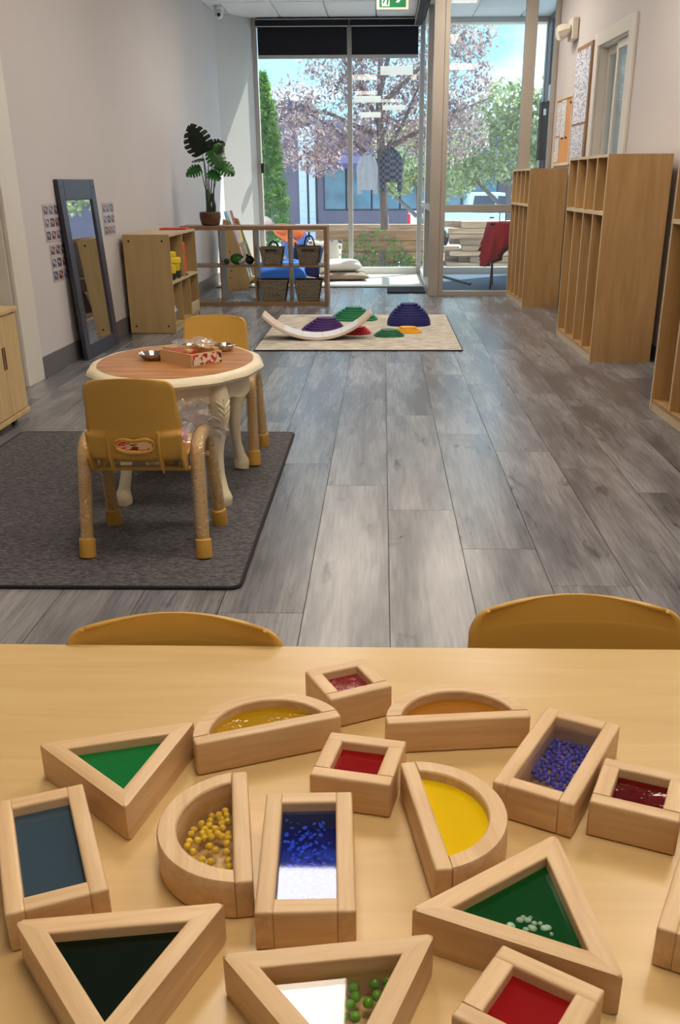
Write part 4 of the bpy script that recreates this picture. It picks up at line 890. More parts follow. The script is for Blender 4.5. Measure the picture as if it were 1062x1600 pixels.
def thicken(bm, t):
    bmesh.ops.recalc_face_normals(bm, faces=bm.faces[:]); bm.normal_update()
    fs = bm.faces[:]; bd = [e for e in bm.edges if e.is_boundary]; m = {v: bm.verts.new(v.co-v.normal*t) for v in bm.verts[:]}
    for f in fs: bm.faces.new([m[v] for v in reversed(f.verts)])
    for e in bd: a, b = e.verts; bm.faces.new((a, b, m[b], m[a]))
def make_chair(label, loc, rz, zs=1., wrapped=True, grp=None):
    t = thing('childs_chair', label, 'chair', loc, rz, grp)
    # shell: profile (y, z, half width) from front lip to the top of the back
    prof = [(.175, .318, .150), (.165, .337, .156), (.10, .340, .158), (.02, .332, .158), (-.06, .326, .157), (-.115, .322, .156), (-.148, .326, .156), (-.166, .345, .157), (-.176, .39, .157), (-.186, .45, .154), (-.196, .51, .149), ]
    RC = .038
    for ph in (0, 14, 28, 42, 55, 67, 78):                      # rounded top corners
        c_, s_ = math.cos(math.radians(ph)), math.sin(math.radians(ph)); prof.append((-.2035-.0075*s_, .562+RC*s_, .147-RC+RC*c_))
    def at(s):
        x = s*(len(prof)-1); i = min(int(x), len(prof)-2); f = x-i
        p0, p1, p2, p3 = prof[max(i-1, 0)], prof[i], prof[i+1], prof[min(i+2, len(prof)-1)]
        return [.5*((2*p1[k])+(-p0[k]+p2[k])*f+(2*p0[k]-5*p1[k]+4*p2[k]-p3[k])*f*f+(-p0[k]+3*p1[k]-3*p2[k]+p3[k])*f**3) for k in range(3)]
    def S(u, s):
        y, z, w = at(s); a = 2*u-1
        back = max(0, min(1, (z-.34)/.08)) if s > .5 else 0
        yy = y+back*.026*a*a; zz = z+(1-back)*.012*abs(a)**3*(1 if s > .06 else .3)
        if z > .5 and s > .5: zz += .009*(1-a*a)*min(1, (z-.5)/.1)**2
        return Vector((a*w, yy, zz*zs))
    bm = B(); NU, NV = 28, 90
    vs_ = grid(bm, S, NU, NV)
    hz, hx = .388*zs, .062
    def inside(c):
        if c.y > -.14: return 9
        a = c.x/hx; zc = hz-.010*math.cos(a*PI/1.0)*0; b_ = (c.z-zc)/(.024*zs)
        bean = b_+ (.30*math.exp(-(a*2.2)**2) if b_ > 0 else 0)
        return abs(a)**2.6+abs(bean)**2.4
    kill = [f for f in bm.faces if inside(f.calc_center_median()) < 1.0]
    bmesh.ops.delete(bm, geom=kill, context='FACES')
    loose = [v for v in bm.verts if not v.link_faces]; bmesh.ops.delete(bm, geom=loose, context='VERTS')
    thicken(bm, .006)
    sh = ob('shell', bm, YPLAST, t, 'full')
    # bean shaped handle rim
    pts = []
    for i in range(40):
        a = 2*PI*i/40; ca, sa = math.cos(a), math.sin(a); q = (abs(ca)**2.6+abs(sa)**2.4)**(-1/2.5)
        x = hx*1.04*ca*q; z = hz+.0255*zs*sa*q-(.010*zs*math.exp(-(x/hx*2.2)**2) if sa > 0 else 0)
        y = -.176-(z/zs-.39)*.165+.026*(x/.157)**2
        pts.append((x, y-.002, z))
    pts.append(pts[0]); ob('handle_rim', tube(B(), pts, .0062, 8, False), YPLAST, sh, True)
    for sx in (-1, 1):
        bm = B()
        rib = [(-.148, .285), (-.168, .305), (-.186, .345), (-.196, .40), (-.200, .435), (-.178, .435), (-.165, .35), (-.14, .322)]
        prism(bm, [(a, b*zs) for a, b in rib], -.003, .003, Matrix(((0, 0, 1, sx*.082), (1, 0, 0, 0), (0, 1, 0, 0), (0, 0, 0, 1)))); ob('rib', bm, YPLAST, sh)
        bm = B(); g = [(-.10, .285), (-.15, .30), (-.178, .345), (-.175, .405), (-.14, .36), (-.105, .335)]
        prism(bm, [(a, b*zs) for a, b in g], -.0035, .0035, Matrix(((0, 0, 1, sx*.153), (1, 0, 0, 0), (0, 1, 0, 0), (0, 0, 0, 1)))); ob('gusset', bm, YPLAST, sh)
    # legs: each side a bent tube, front and rear half
    for sx in (-1, 1):
        for sy in (-1, 1):
            foot = Vector((sx*.200, sy*.175, 0)); knee = Vector((sx*.190, sy*.112, .335*zs)); 
            pts = [foot+Vector((0, 0, .003))]; pts += [foot.lerp(knee, k/6) for k in range(1, 7)]
            top = .388*zs
            for k in range(1, 6):
                a = k/5*PI/2; pts.append(Vector((knee.x+(sx*.188-knee.x)*k/5, knee.y*math.cos(a) if k < 5 else 0.0, knee.z+(top-knee.z)*math.sin(a))))
            lg = ob('leg', tube(B(), pts, .0215, 12), YTUBE, t, True)
            d = (knee-foot).normalized()
            ob('foot_cap', tube(B(), [foot+d*.0005, foot+d*.004, foot+d*.062, foot+d*.066], [.0275, .0285, .0275, .024], 14), YPLAST, lg, True)
            if wrapped:
                wp = [foot+d*.068]+[foot.lerp(knee, k/12) for k in range(3, 13)]+pts[7:]
                bm = B(); tube(bm, wp, [.0245+random.uniform(-.0008, .0025) for _ in wp], 16, False)
                ob('plastic_wrap', bm, WRAP, lg, True)
    for y in (-.10, .09): ob('cross_bar', tube(B(), [(-.19, y, .292*zs), (.19, y, .292*zs)], .009, 8), YTUBE, t, True)
    for sx in (-1, 1):
        for y in (-.10, .09): ob('bracket', tube(B(), [(sx*.13, y, .292*zs), (sx*.13, y, .322*zs)], .008, 6), YTUBE, t)
    return t
make_chair('mustard plastic child chair with wrapped legs, its back to the near table', (-.80, 3.185, RZ), 0)
make_chair('mustard plastic child chair on the far side of the oval table', (-.77, 4.34, RZ), PI)
make_chair('mustard plastic child chair at the birch table, in line with the charcoal rug', (-.272, .94, 0), PI, 1.075)
make_chair('mustard plastic child chair at the birch table, in line with the cubbies', (.268, .995, 0), PI, 1.085)
# packages on the near chair's seat
pk = thing('toy_package', 'pink and white printed package in clear film on the chair seat', 'package', (-.80, 3.16, RZ+.337), .08)
bm = B(); box(bm, -.13, .13, -.085, .095, .0, .05, bev=.016); ob('pink_carton', bm, mat('magenta_card', (190, 22, 92), .4), pk)
bx('printed_label', print_mat('package_label', (222, 210, 206), [(60, 50, 54), (200, 40, 90)], 12, 14, .22), pk, -.10, .12, -.0875, -.0855, .020, .085)
bx('label_card', mat('pale_card', (214, 200, 200), .5), pk, -.11, .12, -.085, .02, .051, .086, bev=.004)
bm = B()
def crinkle(u, v):
    a = 2*PI*u; r = .10+.04*math.sin(3*a+v*5)+random.uniform(-.018, .018); z = .01+.12*v+random.uniform(-.012, .012)
    return Vector((r*math.cos(a)*(1-.45*v), r*math.sin(a)*(1-.45*v)*.8, max(.003, z)))
grid(bm, crinkle, 22, 8)
tag(ob('crinkled_bag', bm, BAGFILM, None, False, loc=(-.655, 3.235, RZ+.348)), 'crinkled clear cellophane bag bulging over the chair seat edge', 'plastic bag')
bm = B(); grid(bm, lambda u, v: Vector((.03*math.cos(2*PI*u)*(1-.4*v)+random.uniform(-.006, .006), .05*math.sin(2*PI*u), .005+.07*v+random.uniform(-.006, .006))), 14, 5)
tag(ob('crinkled_bag', bm, BAGFILM, None, False, loc=(-.965, 3.22, RZ+.352)), 'small scrap of cellophane at the chair seat edge', 'plastic bag')

# ------------------------------------------------------------------ birch table with blocks
TT = .62
bt = thing('birch_table', 'long pale birch classroom table carrying the wooden window blocks', 'table', (0, 0, 0), math.radians(-.25))
ob('table_top', prism(B(), rrect(-.80, .80, .20, 1.117, .02), TT-.024, TT, bev=.002), MAPLE_T, bt)
bx('table_edge', EDGEW, bt, -.77, .77, .23, 1.09, TT-.05, TT-.0245)
for x in (-.72, .72):
    for y in (.27, 1.05): ob('leg', tube(B(), [(x, y, .0), (x, y, TT-.05)], [.02, .026], 14), BIR2, bt, True)
TH = .038
def acr(name, rgb, cloudy=0., crgb=None, bump=0.): return clear('acrylic_'+name, rgb, cloudy=cloudy, cloud_rgb=crgb, rough=.03, bump=bump, bscale=30, ior=1.5)
def bar(parent, p, q, w, joint=None, m=BEECH, h=TH):
    """straight wood bar; outline given by four points p0,p1 (outer edge) q0,q1 (inner edge)"""
    o = (Vector(p)+Vector(q))/2; d = Vector(q)-Vector(p); a = math.atan2(d.y, d.x)
    Mi = Matrix.Rotation(-a, 2)
    poly = [Mi @ (Vector(v)-o) for v in w]
    bm = B(); prism(bm, [(v.x, v.y) for v in poly], 0, h)
    npl = len(poly); J = set()
    for k in (joint or ()):
        for e in bm.edges:
            A, C = [Vector(v.co[:2]) for v in e.verts]; P0, P1 = poly[k], poly[(k+1) % npl]
            if min((A-P0).length, (A-P1).length) < 1e-6 and min((C-P0).length, (C-P1).length) < 1e-6: J.add(e)
    bmesh.ops.bevel(bm, geom=[e for e in bm.edges if e not in J], offset=.0026, segments=3, affect='EDGES', profile=.6)
    return ob('rail', bm, m, parent, True, loc=(o.x, o.y, 0), rot=(0, 0, a))
BW = .0155
def finish(t, inner, glass, zt, two=True, body=None):
    """panes in the opening and a wood-coloured nothing else"""
    ob('acrylic_pane', prism(B(), inner, zt, zt+.003), glass, t)
    if two: ob('acrylic_pane', prism(B(), inner, .004, .007), body or glass, t)
BEAD = {}
def beads(t, n, rgb, r, inside, zmax, mname):
    if mname not in BEAD:
        bm = B(); ball(bm, (0, 0, 0), r, 10, 7); me = bpy.data.meshes.new('bead'); bm.to_mesh(me); bm.free(); me.materials.append(mat(mname, rgb, .25, rnd=.12)); me.shade_smooth(); BEAD[mname] = me
    put = []; tries = 0
    while len(put) < n and tries < 6000:
        tries += 1; p = inside()
        if p is None or any((p[0]-q[0])**2+(p[1]-q[1])**2 < (1.75*r)**2 for q in put): continue
        put.append(p); ob('bead', BEAD[mname], None, t, loc=(p[0], p[1], .0075+r))
def rect_block(label, x, y, rz, L, Wd, glass, zt=.025, **k):
    """L along local x, W along local y; long rails full length, short ones between"""
    t = thing('window_block', label, 'block', (x, y, TT+.0005), rz); a, b = L/2, Wd/2
    bar(t, (-a, -b), (a, -b), [(-a, -b), (a, -b), (a, -b+BW), (-a, -b+BW)]); bar(t, (-a, b), (a, b), [(-a, b-BW), (a, b-BW), (a, b), (-a, b)])
    for s in (-1, 1):
        x0, x1 = (a-BW-.001, a) if s > 0 else (-a, -a+BW+.001)
        bar(t, ((x0+x1)/2, -b), ((x0+x1)/2, b), [(x0, -b+BW-.0003), (x1, -b+BW-.0003), (x1, b-BW+.0003), (x0, b-BW+.0003)], (0, 2))
    finish(t, [(-a+BW-.001, -b+BW-.001), (a-BW, -b+BW-.001), (a-BW, b-BW+.001), (-a+BW-.001, b-BW+.001)], glass, zt, **k)
    return t
def tri_block(label, pts, glass, zt=.025, **k):
    """equilateral-ish triangle from three world points"""
    c = sum((Vector(p) for p in pts), Vector((0, 0)))/3; t = thing('window_block', label, 'block', (c.x, c.y, TT+.0005))
    L = [Vector(p)-c for p in pts]
    if (L[1]-L[0]).cross(L[2]-L[0]) < 0: L = [L[0], L[2], L[1]]
    r_in = min((L[(i+1) % 3]+L[i]).length/2 for i in range(3)); f = 1-(BW*1.08)/r_in
    I = [v*f for v in L]
    def trim(v, w, e=.006): return v+(w-v).normalized()*e
    for i in range(3):
        j = (i+1) % 3
        bar(t, L[i], L[j], [trim(L[i], L[j]), trim(L[j], L[i]), L[j]*.955+I[j]*.045, I[j], I[i], L[i]*.955+I[i]*.045], (2, 4))
    finish(t, [tuple(v*1.01) for v in I], glass, zt, **k)
    return t
def half_block(label, p, q, side, glass, zt=.025, **k):
    """half disc: flat side from p to q; side +1 bulges to the left of p->q"""
    p, q = Vector(p), Vector(q); d = q-p; R0 = d.length/2; a = math.atan2(d.y, d.x); c = (p+q)/2
    t = thing('window_block', label, 'block', (c.x, c.y, TT+.0005), a if side > 0 else a+PI)
    bar(t, (-R0, 0), (R0, 0), [(-R0+.002, 0), (R0-.002, 0), (math.sqrt(R0*R0-BW*BW), BW), (-math.sqrt(R0*R0-BW*BW), BW)])
    ri = R0-BW*1.1; n = 26; a0 = math.asin(BW/R0); b0 = math.asin(BW/ri)
    outer = [(R0*math.cos(a0+(PI-2*a0)*i/n), R0*math.sin(a0+(PI-2*a0)*i/n)) for i in range(n+1)]
    inner = [(ri*math.cos(b0+(PI-2*b0)*i/n), ri*math.sin(b0+(PI-2*b0)*i/n)) for i in range(n+1)]
    bm = B(); V = [[bm.verts.new((x, y, z)) for (x, y), z in ((o_, .002), (o_, TH-.002), ((o_[0]*.985, o_[1]*.985), TH), ((i_[0]*1.02, i_[1]*1.02), TH), (i_, TH-.0015), (i_, 0), ((o_[0]*.985, o_[1]*.985), 0))] for o_, i_ in zip(outer, inner)]
    for A_, B_ in zip(V, V[1:]):
        for j in range(7): bm.faces.new((A_[j], A_[(j+1) % 7], B_[(j+1) % 7], B_[j]))
    bm.faces.new(V[0][::-1]); bm.faces.new(V[-1]); ob('arched_rail', bm, BEECH, t, True)
    finish(t, [(x*1.005, y*1.005) for x, y in inner], glass, zt, **k)
    return t, ri
def quad(c):
    c = [Vector(p) for p in c]; m = sum(c, Vector((0, 0)))/4; e = ((c[1]-c[0])+(c[2]-c[3])); f = ((c[3]-c[0])+(c[2]-c[1])); return m, e, f
def sq(label, c, glass, S=.080, **k):
    m, e, f = quad(c); return rect_block(label, m.x, m.y, math.atan2(e.y, e.x), S, S, glass, **k)
def rc(label, c, glass, **k):
    m, e, f = quad(c); return rect_block(label, m.x, m.y, math.atan2(f.y, f.x), .160, .080, glass, **k)
sq('square wooden block with pinkish red glitter pane, beside the table edge', [(-.089, .977), (-.024, 1.011), (.016, .94), (-.05, .909)], acr('rose', (206, 70, 76), .35, (190, 60, 66), bump=.5), .076)
sq('square wooden block with plain red pane touching the blue glitter block', [(-.052, .845), (.026, .822), (.013, .752), (-.067, .764)], acr('red', (214, 20, 26), .30, (206, 20, 26)))
sq('square wooden block with dark red liquid pane beside the purple bead block', [(.224, .799), (.301, .766), (.267, .698), (.188, .729)], acr('wine', (190, 16, 34), .12, bump=.10))
sq('square wooden block with plain red pane below the green liquid triangle', [(.091, .548), (.16, .504), (.119, .433), (.05, .477)], acr('red2', (216, 26, 34), .35, (206, 24, 32)))
rc('rectangular wooden block with slate blue pane', [(-.351, .717), (-.287, .75), (-.215, .598), (-.291, .566)], acr('slate', (120, 156, 180), .45, (78, 104, 122)))
hb = rc('rectangular wooden block filled with blue glitter', [(-.107, .741), (-.024, .74), (-.017, .573), (-.097, .571)], acr('blue', (176, 200, 252), .0))
jb_ = rc('rectangular wooden block holding purple beads', [(.183, .897), (.25, .861), (.179, .72), (.107, .757)], acr('smoke', (244, 242, 246)), two=False)
half_block('half round wooden block with amber pane', (.006, .86), (.163, .877), 1, acr('amber', (244, 198, 90), .35, (208, 150, 52)))
half_block('half round wooden block with golden liquid pane', (-.188, .815), (-.039, .875), 1, acr('gold', (252, 226, 70), .30, (222, 190, 30), bump=.15))
gb, gri = half_block('half round wooden block holding yellow beads', (-.128, .772), (-.102, .61), -1, acr('clear', (252, 250, 246)), two=False)
half_block('half round wooden block with opaque yellow pane', (.02, .789), (.047, .626), 1, acr('yellow', (246, 214, 20), .75, (244, 208, 10)))
tri_block('triangular wooden block with bright green pane', [(-.346, .814), (-.195, .861), (-.231, .708)], acr('green', (30, 170, 84), .55, (10, 140, 66)))
lb = tri_block('triangular wooden block with bubbly green liquid', [(.154, .677), (.025, .581), (.176, .513)], acr('bottle', (20, 180, 76), .22, (0, 120, 50), bump=.04))
tri_block('triangular wooden block with very dark green pane', [(-.281, .563), (-.121, .586), (-.181, .436)], acr('dark_green', (6, 82, 40), .15, (4, 50, 26)))
nbk = tri_block('triangular wooden block holding green beads', [(-.116, .531), (.043, .555), (-.016, .405)], acr('clear', (252, 250, 246)), two=False)
rect_block('rectangular wooden block cut off beside the green liquid triangle', .283, .6195, math.atan2(.91, .44), .160, .080, acr('clear', (252, 250, 246)), two=False)
# fills: beads, glitter, bubbles
random.seed(5)
def in_j():
    x, y = random.uniform(-.062, .028), random.uniform(-.023, .023)
    return (x, y) if x < .022+.5*y else None
beads(jb_, 150, (70, 66, 190), .0030, in_j, .02, 'purple_bead')
jb2 = bpy.data.objects['window_block'] if False else None
def in_g():
    x, y = random.uniform(-.055, .055), random.uniform(.02, .06)
    if x*x+y*y > (gri-.004)**2: return None
    return (x, y) if (x > .012 or random.random() < .06) and random.random() < .6 else None
beads(gb, 42, (244, 212, 50), .0036, in_g, .02, 'yellow_bead')
def in_n():
    p = (random.uniform(-.03, .05), random.uniform(-.035, .045)); 
    return p if abs(p[0]-.005) < .015+.5*(p[1]+.035) and p[0] > -.005 and p[0]-.005 < (p[1]+.03)*.55 else None
beads(nbk, 22, (96, 170, 30), .0042, in_n, .02, 'green_bead')
GL = mat('glitter_flake', (206, 222, 252), .35)
me_f = bpy.data.meshes.new('flake'); bm = B(); lathe(bm, [(.0016, 0), (.0016, .0003)], seg=6); bm.to_mesh(me_f); bm.free(); me_f.materials.append(GL)
for i in range(210):
    g = random.gauss(0, .018); u = random.uniform(-.06, .055)
    o = ob('glitter_flake', me_f, None, hb, loc=(u, max(-.021, min(.021, random.gauss(0, .012))), .009+random.random()*.012), rot=(random.uniform(-.5, .5), random.uniform(-.5, .5), random.random()*3)); s = random.uniform(.5, 1.5); o.scale = (s, s, 1)
ob('blue_liquid', box(B(), -.063, .063, -.0242, .0242, .0072, .0085), mat('deep_blue_liquid', (10, 36, 120), .2), hb)
me_b = bpy.data.meshes.new('bubble'); bm = B(); ball(bm, (0, 0, 0), .0032, 10, 7, (1, 1, .5)); bm.to_mesh(me_b); bm.free(); me_b.materials.append(clear('bubble', (220, 250, 226), rough=.1, cloudy=.4, cloud_rgb=(200, 230, 205))); me_b.shade_smooth()
for i in range(16): o = ob('bubble', me_b, None, lb, loc=(.0+random.gauss(0, .009), -.016+random.gauss(0, .006), .0283)); s = random.uniform(.5, 1.2); o.scale = (s, s, 1)

# ------------------------------------------------------------------ outdoors
def gz(y): return -.15 if y < 18 else max(-1.1, -.15-.95*(y-18)/14)
bm = B(); vs_ = grid(bm, lambda u, v: Vector((-40+80*u, 14.07+90*v**2, gz(14.07+90*v**2))), 8, 40)
struct('ground', bm, mat('pale_pavement', (176, 170, 164), .9, vary=.10, vscale=1.2, bump=.1, bscale=20))
struct('facade_plinth', box(B(), -6, 6, YW+.06, YW+.12, -.2, .0), TRIM)
struct('facade_lintel', box(B(), -6, 6, 14.02, 14.14, 2.99, 4.2), TRIM)
struct('facade_pier', box(B(), -6, -1.68, 14.105, 14.2, -.2, 3.0), TRIM)
struct('facade_pier_side', box(B(), 2.21, 6, 14.0, 14.14, -.2, 3.0), TRIM)
struct('roof_slab', box(B(), -2.75, 4.2, Y0-.2, 14.16, ZC+.13, ZC+.22), TRIM)
struct('side_slab', box(B(), -2.9, -2.75, Y0-.2, 14.16, -.1, ZC+.2), TRIM)
# timber planter around the tree: single ties
TIE = wood('rough_cedar_tie', (190, 146, 108), (136, 98, 70), 'X', .8, rough=.85, ring=.6, rnd=.12, bump=.3)
pt = thing('timber_planter', 'stacked rough timber ties edging the bed around the tree', 'timber stack', (0, 16.1, -.15))
for k in range(4):
    for j, (x0, x1) in enumerate(((-1.05, -.10), (-.08, .66)) if k % 2 else ((-1.10, .26), (.28, .68))):
        o = bx('timber', TIE, pt, -(x1-x0)/2, (x1-x0)/2, -.08, .08, 0, .150, bev=.008, loc=((x0+x1)/2, random.uniform(-.03, .03), .001+.158*k), rot=(0, -.035*0, random.uniform(-.03, .03)))
LUM = wood('weathered_board', (206, 178, 152), (134, 104, 84), 'X', .8, rough=.85, ring=.5, rnd=.3, bump=.3)
lp = thing('lumber_pile', 'tall stack of long weathered boards on the pavement outside', 'lumber pile', (2.05, 16.15, -.15))
z = .002
for k in range(9):
    h = .072+.012*(k % 3)
    for r in range(3):
        L = random.uniform(1.9, 2.5); bx('board', LUM, lp, -L/2, L/2, -.085, .085, 0, h-.006, bev=.006, loc=(random.uniform(-.1, .15)-.0+.2, -.19+.19*r+random.uniform(-.02, .02), z), rot=(0, 0, random.uniform(-.04, .04)))
    z += h
l2 = thing('loose_lumber', 'long pale boards piled beyond the timber ties', 'lumber pile', (-.15, 18.2, -.16))
for k in range(5):
    L = random.uniform(1.8, 2.6); bx('board', LUM, l2, -L/2, L/2, -.10, .10, 0, .12, bev=.006, loc=(random.uniform(-.3, .3), .22*(k % 2), .02+.125*k), rot=(0, .0, random.uniform(-.12, .10)))
tag(ob('tool_crate', box(B(), -.28, .28, -.16, .16, 0, .30, bev=.02), mat('ochre_crate', (196, 160, 84), .6, vary=.2), None, loc=(-.72, 17.1, -.15)), 'ochre tool crate standing on the pavement behind the ties', 'crate')
# red-leaved tree
BARK = wood('grey_bark', (138, 124, 122), (86, 76, 78), 'Z', 1.2, rough=.95, ring=.7, rnd=0, bump=.5)
LFM = ramp_noise('mauve_leaf', [(.30, (96, 74, 80)), (.44, (152, 126, 132)), (.57, (198, 176, 172)), (.74, (230, 220, 202))], 9, .5, detail=5)
LFG = ramp_noise('olive_leaf', [(.28, (100, 112, 72)), (.5, (150, 160, 112)), (.7, (212, 214, 174))], 6, .55, detail=5)
LFA = ramp_noise('cedar_leaf', [(.3, (62, 104, 52)), (.55, (120, 164, 84)), (.75, (176, 204, 124))], 8, .7, detail=5)
LFS = ramp_noise('shrub_leaf', [(.3, (60, 110, 46)), (.6, (120, 172, 80)), (.75, (176, 206, 120))], 9, .6)
for k in (LFM, LFG, LFA, LFS): leaf_glow(k)
def leaves(n, fn, size, m, name, parent):
    vs_, fs = [], []
    for _ in range(n):
        p = fn()
        if p is None: continue
        s = size*random.uniform(.6, 1.3); a = Euler((random.uniform(-1.2, 1.2), random.uniform(-1.2, 1.2), random.uniform(0, 6.3))).to_matrix()
        i = len(vs_)
        for q in ((0, 0, 0), (.5, .22, .05), (1, 0, -.06), (.5, -.22, .05)): vs_.append(Vector(p)+a @ (Vector(q)*s))
        fs += [(i, i+1, i+2), (i, i+2, i+3)]
    me = bpy.data.meshes.new(name); me.from_pydata([tuple(v) for v in vs_], [], fs); me.materials.append(m)
    o = bpy.data.objects.new(name, me); COL.objects.link(o); o.parent = parent; o['kind'] = 'stuff'; return o
random.seed(21)
tr_ = thing('mauve_tree', 'mauve leaved tree with grey trunk growing inside the timber ties', 'tree', (.06, 16.6, -.15))
ob('trunk', tube(B(), [(0, 0, 0), (.0, 0, .3), (-.03, 0, .8), (-.06, 0, 1.3), (-.09, 0, 1.75), (-.12, 0, 2.4), (-.10, .02, 3.2), (-.05, 0, 4.0)], [.10, .075, .066, .064, .062, .05, .035, .015], 12), BARK, tr_, True)
BR = [((-.08, 0, 1.55), (-.6, .15, 1.95), (-1.3, .35, 2.35)), ((-.08, 0, 1.65), (.25, .05, 2.15), (.6, 0, 2.9)), ((-.10, 0, 2.1), (-.45, .1, 2.75), (-.9, .1, 3.3)), ((-.10, 0, 2.4), (.5, -.1, 2.9), (1.2, 0, 3.4)), ((-.07, 0, 1.75), (.8, .1, 2.2), (1.6, .1, 2.5)), ((-.11, 0, 1.95), (-.9, .2, 2.3), (-1.7, .4, 2.4)), ((-.1, 0, 2.6), (.1, .2, 3.4), (.5, .2, 4.2))]
for a in BR: ob('branch', tube(B(), a, [.042, .028, .010], 8), BARK, tr_, True)
BL = [(-1.3, .38, 1.85, .62, .33, .40), (-1.55, .40, 2.45, .50, .33, .38), (-.65, .1, 2.25, .75, .5, .55), (-.75, .2, 3.0, .65, .4, .42), (.0, .2, 2.9, .8, .5, .7), (.55, .2, 2.35, .65, .5, .65), (1.05, .1, 2.75, .60, .5, .75), (.9, .2, 2.0, .75, .5, .45), (-.25, .1, 2.0, .5, .4, .36), (1.25, .1, 3.35, .45, .4, .35), (.5, .2, 3.7, .7, .5, .5), (-.2, .2, 3.8, .8, .5, .5), (-1.05, .35, 1.62, .35, .3, .24)]
def mk(BL):
    ws = [b[3]*b[5] for b in BL]
    def f():
        b = random.choices(BL, ws)[0]
        while True:
            q = (random.uniform(-1, 1), random.uniform(-1, 1), random.uniform(-1, 1)); d = q[0]**2+q[1]**2+q[2]**2
            if d < 1 and (d > .15): return (b[0]+q[0]*b[3], b[1]+q[1]*b[4], b[2]+q[2]*b[5])
    return f
leaves(15000, mk(BL), .08, LFM, 'foliage', tr_)
# clothes hanging on the tree
def garment(label, m, loc, w, h, rz, sleeve):
    t = thing('hanging_jacket', label, 'jacket', loc, rz)
    def body(u, v):
        a = 2*PI*u; k = .55+.45*min(1, v*2.5); return Vector((w/2*k*math.cos(a)*(1+.10*math.sin(5*a+v*4)), .055*math.sin(a)*(1+.25*math.sin(7*a)), -h*v))
    bm = B(); grid(bm, body, 26, 10); ob('body', bm, m, t, True)
    for s in (-1, 1): ob('sleeve', tube(B(), [(s*w*.30, 0, -.03), (s*w*.48, .01, -h*.35), (s*w*.46, .02, -h*sleeve)], [.045, .05, .038], 8), m, t, True)
    ob('collar', tube(B(), [(-.05, 0, .0), (0, .0, .035), (.05, 0, 0)], .022, 6), m, t, True)
garment('pale grey hoodie hanging from a tree branch', mat('grey_fleece', (166, 164, 176), .9, vary=.08, vscale=14), (-.24, 16.42, 1.55), .26, .50, .2, 1.12)
garment('dark plaid jacket hanging on the tree trunk', checker_mat('plaid_wool', (44, 46, 60), (92, 92, 108), 22), (.13, 16.45, 1.62), .30, .46, -.3, 1.3)
# shrub at the foot, arborvitae, green trees
sh_ = thing('leafy_shrub', 'bright green shrub growing at the foot of the tree', 'shrub', (.0, 15.86, -.15))
for k in range(9):
    a = random.uniform(-.5, .5); ob('stem', tube(B(), [(a*.5, random.uniform(-.1, .1), 0), (a, random.uniform(-.1, .1), .35)], .008, 5), BARK, sh_)
leaves(420, lambda: (lambda x: (x, random.uniform(-.12, .12), .03+random.random()**1.3*(.72-.75*abs(x+.15))))(random.uniform(-.62, .55)), .085, LFS, 'foliage', sh_)
def cone_tree(label, x, y, h, r, n, size, m):
    t = thing('arborvitae', label, 'tree', (x, y, -.15)); ob('trunk', tube(B(), [(0, 0, 0), (0, 0, h*.9)], [.05, .012], 8), BARK, t, True)
    def f():
        v = random.random()**.8; a = random.uniform(0, 2*PI); rr = r*(1-v)**.62*random.uniform(.55, 1.); return (rr*math.cos(a), rr*math.sin(a), .05+v*h)
    leaves(n, f, size, m, 'foliage', t)
cone_tree('tall narrow green arborvitae beside the window jamb', -1.80, 16.2, 2.75, .42, 8000, .075, LFA)
def round_tree(label, x, y, z0, BL, n, size, m, trunk):
    t = thing('leafy_tree', label, 'tree', (x, y, gz(y))); ob('trunk', tube(B(), [(0, 0, 0), (.1, 0, trunk*.5), (0, 0, trunk)], [.14, .10, .05], 10), BARK, t, True)
    for s in (-1, 1): ob('branch', tube(B(), [(0, 0, trunk*.6), (s*.7, 0, trunk*.9), (s*1.3, 0, trunk*1.25)], [.06, .04, .015], 8), BARK, t, True)
    leaves(n, mk(BL), size, m, 'foliage', t)
round_tree('olive green tree standing beyond the lumber pile', 3.1, 26, 0, [(-.4, 0, 2.6, 1.3, 1, .85), (.6, 0, 3.0, 1.3, 1, .9), (1.7, 0, 2.7, 1.2, 1, .9), (-1.1, 0, 2.2, .8, .8, .6), (1.4, 0, 3.9, .7, .7, .6), (-.1, 0, 3.6, .9, .8, .5)], 5200, .19, LFG, 2.0)
round_tree('grey green tree standing beside the far dark building', 1.0, 30, 0, [(0, 0, 2.8, 1.3, 1, .9), (.9, 0, 2.3, .9, .8, .7), (-.6, 0, 2.2, .7, .7, .5)], 2600, .2, LFG, 2.0)
# dark shop building across the street
bd = thing('dark_shop_building', 'dark plum shop building with white siding panel and awning', 'building', (-4.2, 44, -1.1))
DKW = mat('hazed_plum_wall', (112, 100, 116), .8, vary=.06, vscale=.6); WSD = mat('white_siding', (206, 212, 226), .7, vary=.04); AWN = mat('hazed_plum_awning', (82, 76, 112), .8, vary=.06)  # wall and awning colours lightened to carry the hazy glare
bx('wall', DKW, bd, -9, 12.5, 0, 6, 0, 4.6)
bx('parapet', mat('plum_parapet', (70, 66, 86), .8), bd, -9, 1.2, -.15, 6, 4.6, 5.3)
pnl = bx('siding_panel', WSD, bd, .66, 1.38, -.05, 0, 0, 4.4)
for k in range(16): bx('siding_board', WSD, pnl, .67, 1.37, -.075, -.05, .02+.272*k, .255+.272*k, bev=.004)
bm = B(); prism(bm, [(0, 2.95), (-1.1, 2.75), (-1.1, 2.95), (0, 4.1)], 1.5, 11.0, Matrix(((0, 0, 1, 0), (1, 0, 0, 0), (0, 1, 0, 0), (0, 0, 0, 1)))); ob('awning', bm, AWN, bd)
